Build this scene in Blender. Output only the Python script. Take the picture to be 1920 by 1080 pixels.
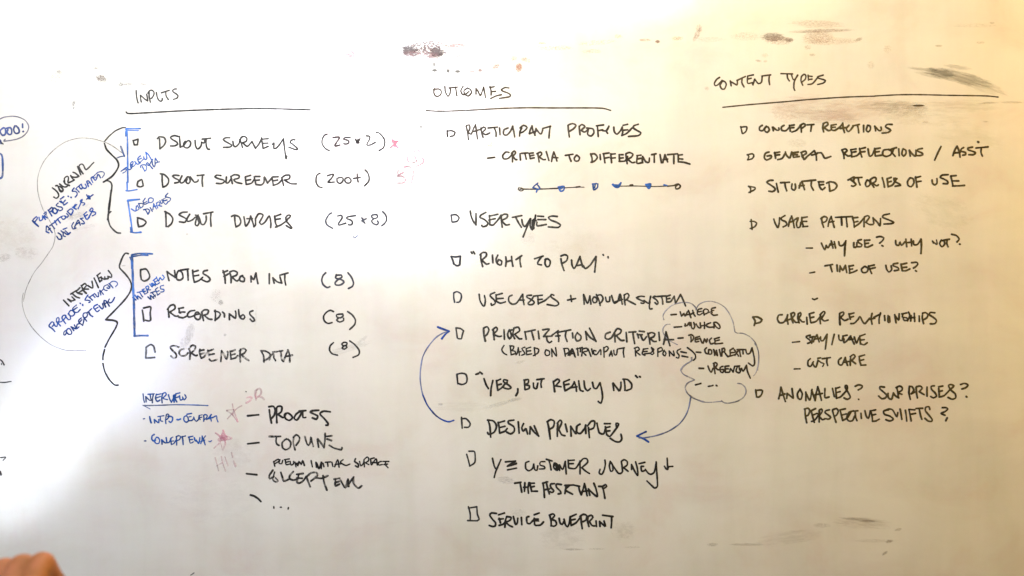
import bpy, math, random
from mathutils import Vector
random.seed(7)
scene = bpy.context.scene
for o in list(bpy.data.objects):
    bpy.data.objects.remove(o)
col = scene.collection

# ---------------------------------------------------------------- camera
MPP = 0.00125                      # metres of board per photograph pixel
CAMZ, CAMD = 1.40, 2.0
def bx(px): return (px - 960) * MPP
def bz(py): return CAMZ + (540 - py) * MPP
cd = bpy.data.cameras.new('camera')
cam = bpy.data.objects.new('camera', cd); col.objects.link(cam)
cam.location = (0, -CAMD, CAMZ); cam.rotation_euler = (math.pi / 2, 0, 0)
cd.sensor_width = 36
cd.lens = 18 * CAMD / (960 * MPP)
cd.clip_start = 0.05; cd.clip_end = 50
cd.dof.use_dof = True; cd.dof.focus_distance = CAMD; cd.dof.aperture_fstop = 5.6
scene.camera = cam

# ---------------------------------------------------------------- world and lamps
w = bpy.data.worlds.new('World'); scene.world = w; w.use_nodes = True
bg = w.node_tree.nodes['Background']
bg.inputs[0].default_value = (0.022, 0.020, 0.016, 1); bg.inputs[1].default_value = 1.0
def lamp(name, loc, target, size, size_y, power, color, roll=0, spread=180):
    l = bpy.data.lights.new(name, 'AREA'); l.shape = 'RECTANGLE'
    l.size = size; l.size_y = size_y; l.energy = power; l.color = color
    l.spread = math.radians(spread)
    o = bpy.data.objects.new(name, l); col.objects.link(o)
    o.location = loc
    q = (Vector(target) - Vector(loc)).to_track_quat('-Z', 'Y')
    o.rotation_euler = q.to_euler()
    o.rotation_euler.rotate_axis('Z', math.radians(roll))
    return o
lamp('ceiling_lamp_left', (bx(520), -1.25, bz(-60)), (bx(520), 0, bz(250)), 0.9, 0.5, 13.20, (0.833, 0.856, 1.000), roll=0)
lamp('added_fill_top_left', (bx(550), -0.9, bz(-350)), (bx(550), 0, bz(300)), 1.6, 0.4, 3.40, (1.000, 0.971, 1.000), roll=0)  # extra unseen overhead fill, fitted to the board's brightness
lamp('warm_lamp_upper_right', (2.7, -1.5, 2.7), (0.9, 0, 1.5), 1, 0.8, 5.80, (1.000, 0.500, 0.207), roll=0)
lamp('warm_lamp_right', (3.3, -1.8, 1.5), (1.0, 0, 1.3), 1, 1, 23.50, (1.000, 0.723, 0.038), roll=0)
lamp('added_fill_near_board', (bx(480), -0.75, bz(-80)), (bx(480), 0, bz(250)), 0.9, 0.35, 1.80, (0.667, 0.778, 1.000), roll=0)  # added close to the board so brightness falls off faster downwards
lamp('added_fill_far_left', (bx(150), -0.8, bz(-150)), (bx(150), 0, bz(250)), 0.7, 0.35, 4.30, (1.000, 1.000, 0.953), roll=0)  # unseen fill added to lift the board's left edge
lamp('added_warm_fill_right', (2.3, -0.9, 2.2), (1.2, 0, 1.6), 0.6, 0.6, 14.00, (1.000, 0.371, 0.029), roll=0)  # added orange fill, its power fitted to the board's right side
lamp('added_fill_top_right', (bx(1500), -1.6, bz(-700)), (bx(1500), 0, bz(300)), 1.5, 0.6, 11.40, (0.965, 1.000, 0.386), roll=0)  # unseen overhead fill, added to match the tone of the right half
lamp('added_fill_top_middle', (bx(1100), -1.2, bz(-500)), (bx(1100), 0, bz(300)), 1, 0.5, 17.20, (1.000, 0.779, 0.500), roll=0)  # another added overhead fill, weighted to fit the middle of the board
lamp('added_fill_front', (bx(400), -2.6, bz(150)), (bx(500), 0, bz(250)), 1, 0.7, 12.80, (0.875, 0.906, 1.000), roll=0)  # unseen front fill, added to brighten the left half of the board
lamp('window_light', (-2.22, -2.0, 0.72), (-1.07, 0, 1.01), 0.46, 0.85, 8.00, (0.825, 0.912, 1.000), roll=-38)
lamp('added_glare_halo', (-1.86, -2.0, 1.12), (-0.91, 0, 1.25), 0.5, 0.5, 4.60, (0.370, 0.478, 1.000), roll=-38)  # added panel that spreads the window glare upwards into a soft halo

scene.view_settings.view_transform = 'Standard'
scene.view_settings.look = 'None'
scene.view_settings.gamma = 1
scene.view_settings.exposure = 0

# ---------------------------------------------------------------- helpers
def mesh_obj(name, verts, faces, mat, parent=None, label=None, smooth=False):
    me = bpy.data.meshes.new(name)
    me.from_pydata(verts, [], faces); me.update()
    if smooth:
        me.polygons.foreach_set('use_smooth', [True] * len(me.polygons))
    o = bpy.data.objects.new(name, me); col.objects.link(o)
    me.materials.append(mat)
    if parent: o.parent = parent
    if label: o['label'] = label
    return o

def nodes_of(m):
    m.use_nodes = True
    nt = m.node_tree
    return nt, nt.nodes, nt.links, nt.nodes['Principled BSDF'], nt.nodes['Material Output']

def math_node(nt, op, a, b=None, clamp=False):
    n = nt.nodes.new('ShaderNodeMath'); n.operation = op; n.use_clamp = clamp
    for i, v in enumerate((a, b)):
        if v is None: continue
        if isinstance(v, (int, float)): n.inputs[i].default_value = v
        else: nt.links.new(v, n.inputs[i])
    return n.outputs[0]

def noise(nt, vec, scale, detail=3, rough=0.5, dist=0.0):
    n = nt.nodes.new('ShaderNodeTexNoise')
    n.inputs['Scale'].default_value = scale; n.inputs['Detail'].default_value = detail
    n.inputs['Roughness'].default_value = rough; n.inputs['Distortion'].default_value = dist
    if vec is not None: nt.links.new(vec, n.inputs['Vector'])
    return n

def mapping(nt, src, scale=(1, 1, 1), loc=(0, 0, 0), rot=(0, 0, 0)):
    mp = nt.nodes.new('ShaderNodeMapping')
    mp.inputs['Scale'].default_value = scale; mp.inputs['Location'].default_value = loc
    mp.inputs['Rotation'].default_value = rot
    nt.links.new(src, mp.inputs['Vector'])
    return mp.outputs[0]

def ramp(nt, fac, stops):
    r = nt.nodes.new('ShaderNodeValToRGB')
    while len(r.color_ramp.elements) < len(stops): r.color_ramp.elements.new(0.5)
    for e, (p, c) in zip(r.color_ramp.elements, stops):
        e.position = p; e.color = (c[0], c[1], c[2], 1) if isinstance(c, tuple) else (c, c, c, 1)
    nt.links.new(fac, r.inputs[0])
    return r.outputs[0]

def multiply_rgb(nt, a, b, fac=1.0):
    n = nt.nodes.new('ShaderNodeMix'); n.data_type = 'RGBA'; n.blend_type = 'MULTIPLY'
    n.inputs[0].default_value = fac
    nt.links.new(a, n.inputs[6]); nt.links.new(b, n.inputs[7])
    return n.outputs[2]

# ---------------------------------------------------------------- board surface material
def board_material():
    m = bpy.data.materials.new('whiteboard_enamel')
    nt, N, L, P, out = nodes_of(m)
    co = N.new('ShaderNodeTexCoord').outputs['Object']
    base = N.new('ShaderNodeRGB'); base.outputs[0].default_value = (0.83, 0.83, 0.81, 1)
    c = base.outputs[0]
    # cloudy ghosting left by years of wiping: pinkish, yellowish and grey veils
    v = noise(nt, mapping(nt, co, (1, 1, 1), (3, 0, 1)), 1.9, 4, 0.55, 0.4)
    c = multiply_rgb(nt, c, ramp(nt, v.outputs['Fac'], [(0.30, (0.93, 0.905, 0.89)), (0.5, (0.985, 0.965, 0.93)), (0.68, (1, 1, 1))]))
    v = noise(nt, mapping(nt, co, (1, 1, 1.4), (9, 2, 4)), 4.5, 5, 0.6, 0.6)
    c = multiply_rgb(nt, c, ramp(nt, v.outputs['Fac'], [(0.36, (0.95, 0.905, 0.89)), (0.46, (0.975, 0.965, 0.955)), (0.58, (1, 1, 1))]))
    # broad wiping arcs
    v = noise(nt, mapping(nt, co, (1.0, 1, 5), (1, 7, 2), (0, 0.5, 0)), 1.6, 5, 0.6, 0.3)
    c = multiply_rgb(nt, c, ramp(nt, v.outputs['Fac'], [(0.38, (0.965, 0.965, 0.965)), (0.55, (1, 1, 1))]))
    v = noise(nt, mapping(nt, co, (5, 1, 0.7), (2, 5, 2)), 2.0, 4, 0.6, 0.2)
    c = multiply_rgb(nt, c, ramp(nt, v.outputs['Fac'], [(0.36, (0.945, 0.95, 0.935)), (0.58, (1, 1, 1))]))
    # fine coloured mottle of the worn enamel
    v = noise(nt, co, 55, 3, 0.7)
    mix = N.new('ShaderNodeMix'); mix.data_type = 'RGBA'; mix.blend_type = 'OVERLAY'
    mix.inputs[0].default_value = 0.09
    L.new(c, mix.inputs[6]); L.new(v.outputs['Color'], mix.inputs[7])
    c = mix.outputs[2]
    v = noise(nt, mapping(nt, co, (1, 1, 0.6), (4, 4, 8)), 9, 3, 0.6)
    mix2 = N.new('ShaderNodeMix'); mix2.data_type = 'RGBA'; mix2.blend_type = 'OVERLAY'
    mix2.inputs[0].default_value = 0.10
    L.new(c, mix2.inputs[6]); L.new(v.outputs['Color'], mix2.inputs[7])
    c = mix2.outputs[2]
    v = noise(nt, co, 260, 2, 0.7)
    c = multiply_rgb(nt, c, ramp(nt, v.outputs['Fac'], [(0.3, (0.975, 0.975, 0.975)), (0.7, (1, 1, 1))]))
    L.new(c, P.inputs['Base Color'])
    rn = noise(nt, mapping(nt, co, (1, 1, 3), (0, 0, 0), (0, 0.3, 0)), 3, 4, 0.6)
    L.new(ramp(nt, rn.outputs['Fac'], [(0.3, 0.30), (0.7, 0.42)]), P.inputs['Roughness'])
    P.inputs['Coat Weight'].default_value = 1.0; P.inputs['Coat IOR'].default_value = 1.9
    L.new(ramp(nt, rn.outputs['Fac'], [(0.3, 0.13), (0.7, 0.19)]), P.inputs['Coat Roughness'])
    bn = noise(nt, co, 2.2, 2, 0.5)
    b = N.new('ShaderNodeBump'); b.inputs['Strength'].default_value = 0.35; b.inputs['Distance'].default_value = 0.006
    L.new(bn.outputs['Fac'], b.inputs['Height'])
    L.new(b.outputs[0], P.inputs['Normal']); L.new(b.outputs[0], P.inputs['Coat Normal'])
    return m

# ---------------------------------------------------------------- marker ink materials: (colour, opacity low, opacity high)
INK = {
 'k':  ((0.030, 0.030, 0.028), 0.82, 0.98), 'k2': ((0.040, 0.034, 0.036), 0.80, 0.98),
 'k3': ((0.045, 0.050, 0.070), 0.82, 0.98), 'k4': ((0.025, 0.025, 0.025), 0.25, 1.0),
 'k5': ((0.016, 0.015, 0.012), 0.90, 1.0),  'k6': ((0.020, 0.020, 0.018), 0.45, 1.0),
 'k7': ((0.035, 0.028, 0.022), 0.80, 0.98), 'k8': ((0.028, 0.028, 0.024), 0.72, 0.98),
 'k9': ((0.030, 0.030, 0.030), 0.85, 1.0),
 'g':  ((0.10, 0.11, 0.12), 0.55, 0.9),  'g2': ((0.30, 0.30, 0.28), 0.35, 0.75), 'g3': ((0.22, 0.23, 0.27), 0.5, 0.8),
 'n':  ((0.048, 0.034, 0.022), 0.80, 0.97), 'n2': ((0.032, 0.024, 0.013), 0.84, 0.99), 'n3': ((0.044, 0.036, 0.015), 0.76, 0.97),
 'b':  ((0.045, 0.15, 0.48), 0.60, 0.95), 'b2': ((0.010, 0.075, 0.32), 0.75, 1.0),
 'b3': ((0.040, 0.095, 0.28), 0.60, 0.95), 'b4': ((0.008, 0.048, 0.23), 0.78, 1.0),
 'b5': ((0.016, 0.085, 0.33), 0.80, 1.0), 'b6': ((0.050, 0.075, 0.19), 0.80, 0.98),
 'b7': ((0.010, 0.055, 0.30), 0.80, 1.0), 'b8': ((0.22, 0.23, 0.31), 0.35, 0.85), 'b9': ((0.12, 0.15, 0.30), 0.6, 0.95), 'g4': ((0.14, 0.14, 0.19), 0.7, 0.95),
 'r1': ((0.13, 0.14, 0.20), 0.7, 0.95),
 'p':  ((0.56, 0.19, 0.29), 0.28, 0.60), 'p2': ((0.52, 0.24, 0.32), 0.16, 0.38), 'p3': ((0.50, 0.32, 0.36), 0.15, 0.40),
 'v':  ((0.030, 0.034, 0.060), 0.85, 1.0), 'v2': ((0.022, 0.026, 0.040), 0.85, 1.0),
}
_ink = {}
def ink(key):
    if key in _ink: return _ink[key]
    c, lo, hi = INK[key]
    m = bpy.data.materials.new('marker_ink_' + key)
    nt, N, L, P, out = nodes_of(m)
    P.inputs['Base Color'].default_value = (*c, 1)
    P.inputs['Roughness'].default_value = 0.55
    P.inputs['Specular IOR Level'].default_value = 0.3
    co = N.new('ShaderNodeTexCoord').outputs['Object']
    v = noise(nt, co, 75, 4, 0.65)
    dry = ramp(nt, v.outputs['Fac'], [(0.38, lo), (0.56, hi)])
    L.new(dry, P.inputs['Alpha'])
    cv = noise(nt, co, 20, 2, 0.5)
    cr = ramp(nt, cv.outputs['Fac'], [(0.35, tuple(x * 0.45 for x in c)), (0.65, tuple(min(1, x * 1.7) for x in c))])
    L.new(cr, P.inputs['Base Color'])
    _ink[key] = m
    return m

# ---------------------------------------------------------------- marker strokes: low beads of ink lying on the board
def smooth_path(p):
    if len(p) < 3: 
        q = [p[0]]
        for i in range(1, 4): q.append((p[0][0] + (p[1][0] - p[0][0]) * i / 3, p[0][1] + (p[1][1] - p[0][1]) * i / 3))
        return q
    out = []
    n = len(p)
    closed = abs(p[0][0] - p[-1][0]) + abs(p[0][1] - p[-1][1]) < 0.5
    for i in range(n - 1):
        p1, p2 = p[i], p[i + 1]
        p0 = p[i - 1] if i else (p[-2] if closed else (2 * p1[0] - p2[0], 2 * p1[1] - p2[1]))
        p3 = p[i + 2] if i + 2 < n else (p[1] if closed else (2 * p2[0] - p1[0], 2 * p2[1] - p1[1]))
        d = math.hypot(p2[0] - p1[0], p2[1] - p1[1])
        k = max(2, min(14, int(d / 2.2)))
        m0 = [(p2[j] - p0[j]) * 0.42 for j in (0, 1)]; m1 = [(p3[j] - p1[j]) * 0.42 for j in (0, 1)]
        l0 = math.hypot(*m0) or 1; l1 = math.hypot(*m1) or 1
        f0 = min(1, 1.1 * d / l0); f1 = min(1, 1.1 * d / l1)
        for s in range(k):
            t = s / k; t2 = t * t; t3 = t2 * t
            h = (2 * t3 - 3 * t2 + 1, t3 - 2 * t2 + t, -2 * t3 + 3 * t2, t3 - t2)
            out.append(tuple(h[0] * p1[j] + h[1] * m0[j] * f0 + h[2] * p2[j] + h[3] * m1[j] * f1 for j in (0, 1)))
    out.append(p[-1])
    return out

BEAD = 0.00028
SECT = [(-1, 0.0), (-0.72, 0.7), (0.0, 1.0), (0.72, 0.7), (1, 0.0)]
def add_stroke(V, F, pts, width):
    path = smooth_path(pts)
    path = [q for i, q in enumerate(path) if i == 0 or math.hypot(q[0] - path[i - 1][0], q[1] - path[i - 1][1]) > 0.05]
    if len(path) < 2:
        path = [pts[0], (pts[0][0] + 0.3, pts[0][1])]
    r = width * 0.5
    ph = random.uniform(0, 6.28)
    # round ends
    def unit(a, b):
        d = math.hypot(b[0] - a[0], b[1] - a[1]) or 1
        return (b[0] - a[0]) / d, (b[1] - a[1]) / d
    t0 = unit(path[0], path[1]); t1 = unit(path[-2], path[-1])
    rows = []
    for a in (0.98, 0.75, 0.4):
        rows.append(((path[0][0] - t0[0] * r * a, path[0][1] - t0[1] * r * a), math.sqrt(1 - a * a), t0))
    n = len(path); run = 0
    for i, q in enumerate(path):
        a = path[max(0, i - 1)]; b = path[min(n - 1, i + 1)]
        if i: run += math.hypot(q[0] - path[i - 1][0], q[1] - path[i - 1][1])
        wv = 1 + 0.10 * math.sin(run * 0.21 + ph) + 0.05 * math.sin(run * 0.7 + 2 * ph)
        rows.append((q, wv, unit(a, b)))
    for a in (0.4, 0.75, 0.98):
        rows.append(((path[-1][0] + t1[0] * r * a, path[-1][1] + t1[1] * r * a), math.sqrt(1 - a * a), t1))
    base = len(V); k = len(SECT)
    lift = random.uniform(0.00044, 0.00050)
    for q, wv, t in rows:
        nx, ny = -t[1], t[0]
        for s, hgt in SECT:
            V.append((bx(q[0] + nx * s * r * wv), -lift - BEAD * hgt * (0.6 + 0.4 * wv) if hgt else -lift, bz(q[1] + ny * s * r * wv)))
    for i in range(len(rows) - 1):
        for j in range(k - 1):
            a = base + i * k + j
            F.append((a, a + 1, a + k + 1, a + k))

# ================================================================ the whiteboard
board = bpy.data.objects.new('whiteboard', None); col.objects.link(board)
board.location = (0, 0, 0)
board['label'] = 'large stained whiteboard filling the view, covered with handwritten lists'
board['category'] = 'whiteboard'
def rounded_panel():
    W, H, T = 2.15, 1.15, 0.018
    r = 0.012; V = []; F = []
    ring = []
    for cx, cz, a0 in ((W - r, H - r, 0), (-W + r, H - r, 90), (-W + r, -H + r, 180), (W - r, -H + r, 270)):
        for i in range(5):
            a = math.radians(a0 + i * 22.5)
            ring.append((cx + r * math.cos(a), cz + r * math.sin(a)))
    n = len(ring)
    for y in (0.0, T):
        for x, z in ring: V.append((x, y, CAMZ + z))
    F.append(tuple(range(n))[::1]); F.append(tuple(range(2 * n - 1, n - 1, -1)))
    for i in range(n): F.append((i, i + n, (i + 1) % n + n, (i + 1) % n))
    return V, F
V, F = rounded_panel()
mesh_obj('board_panel', V, F, board_material(), board)

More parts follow.
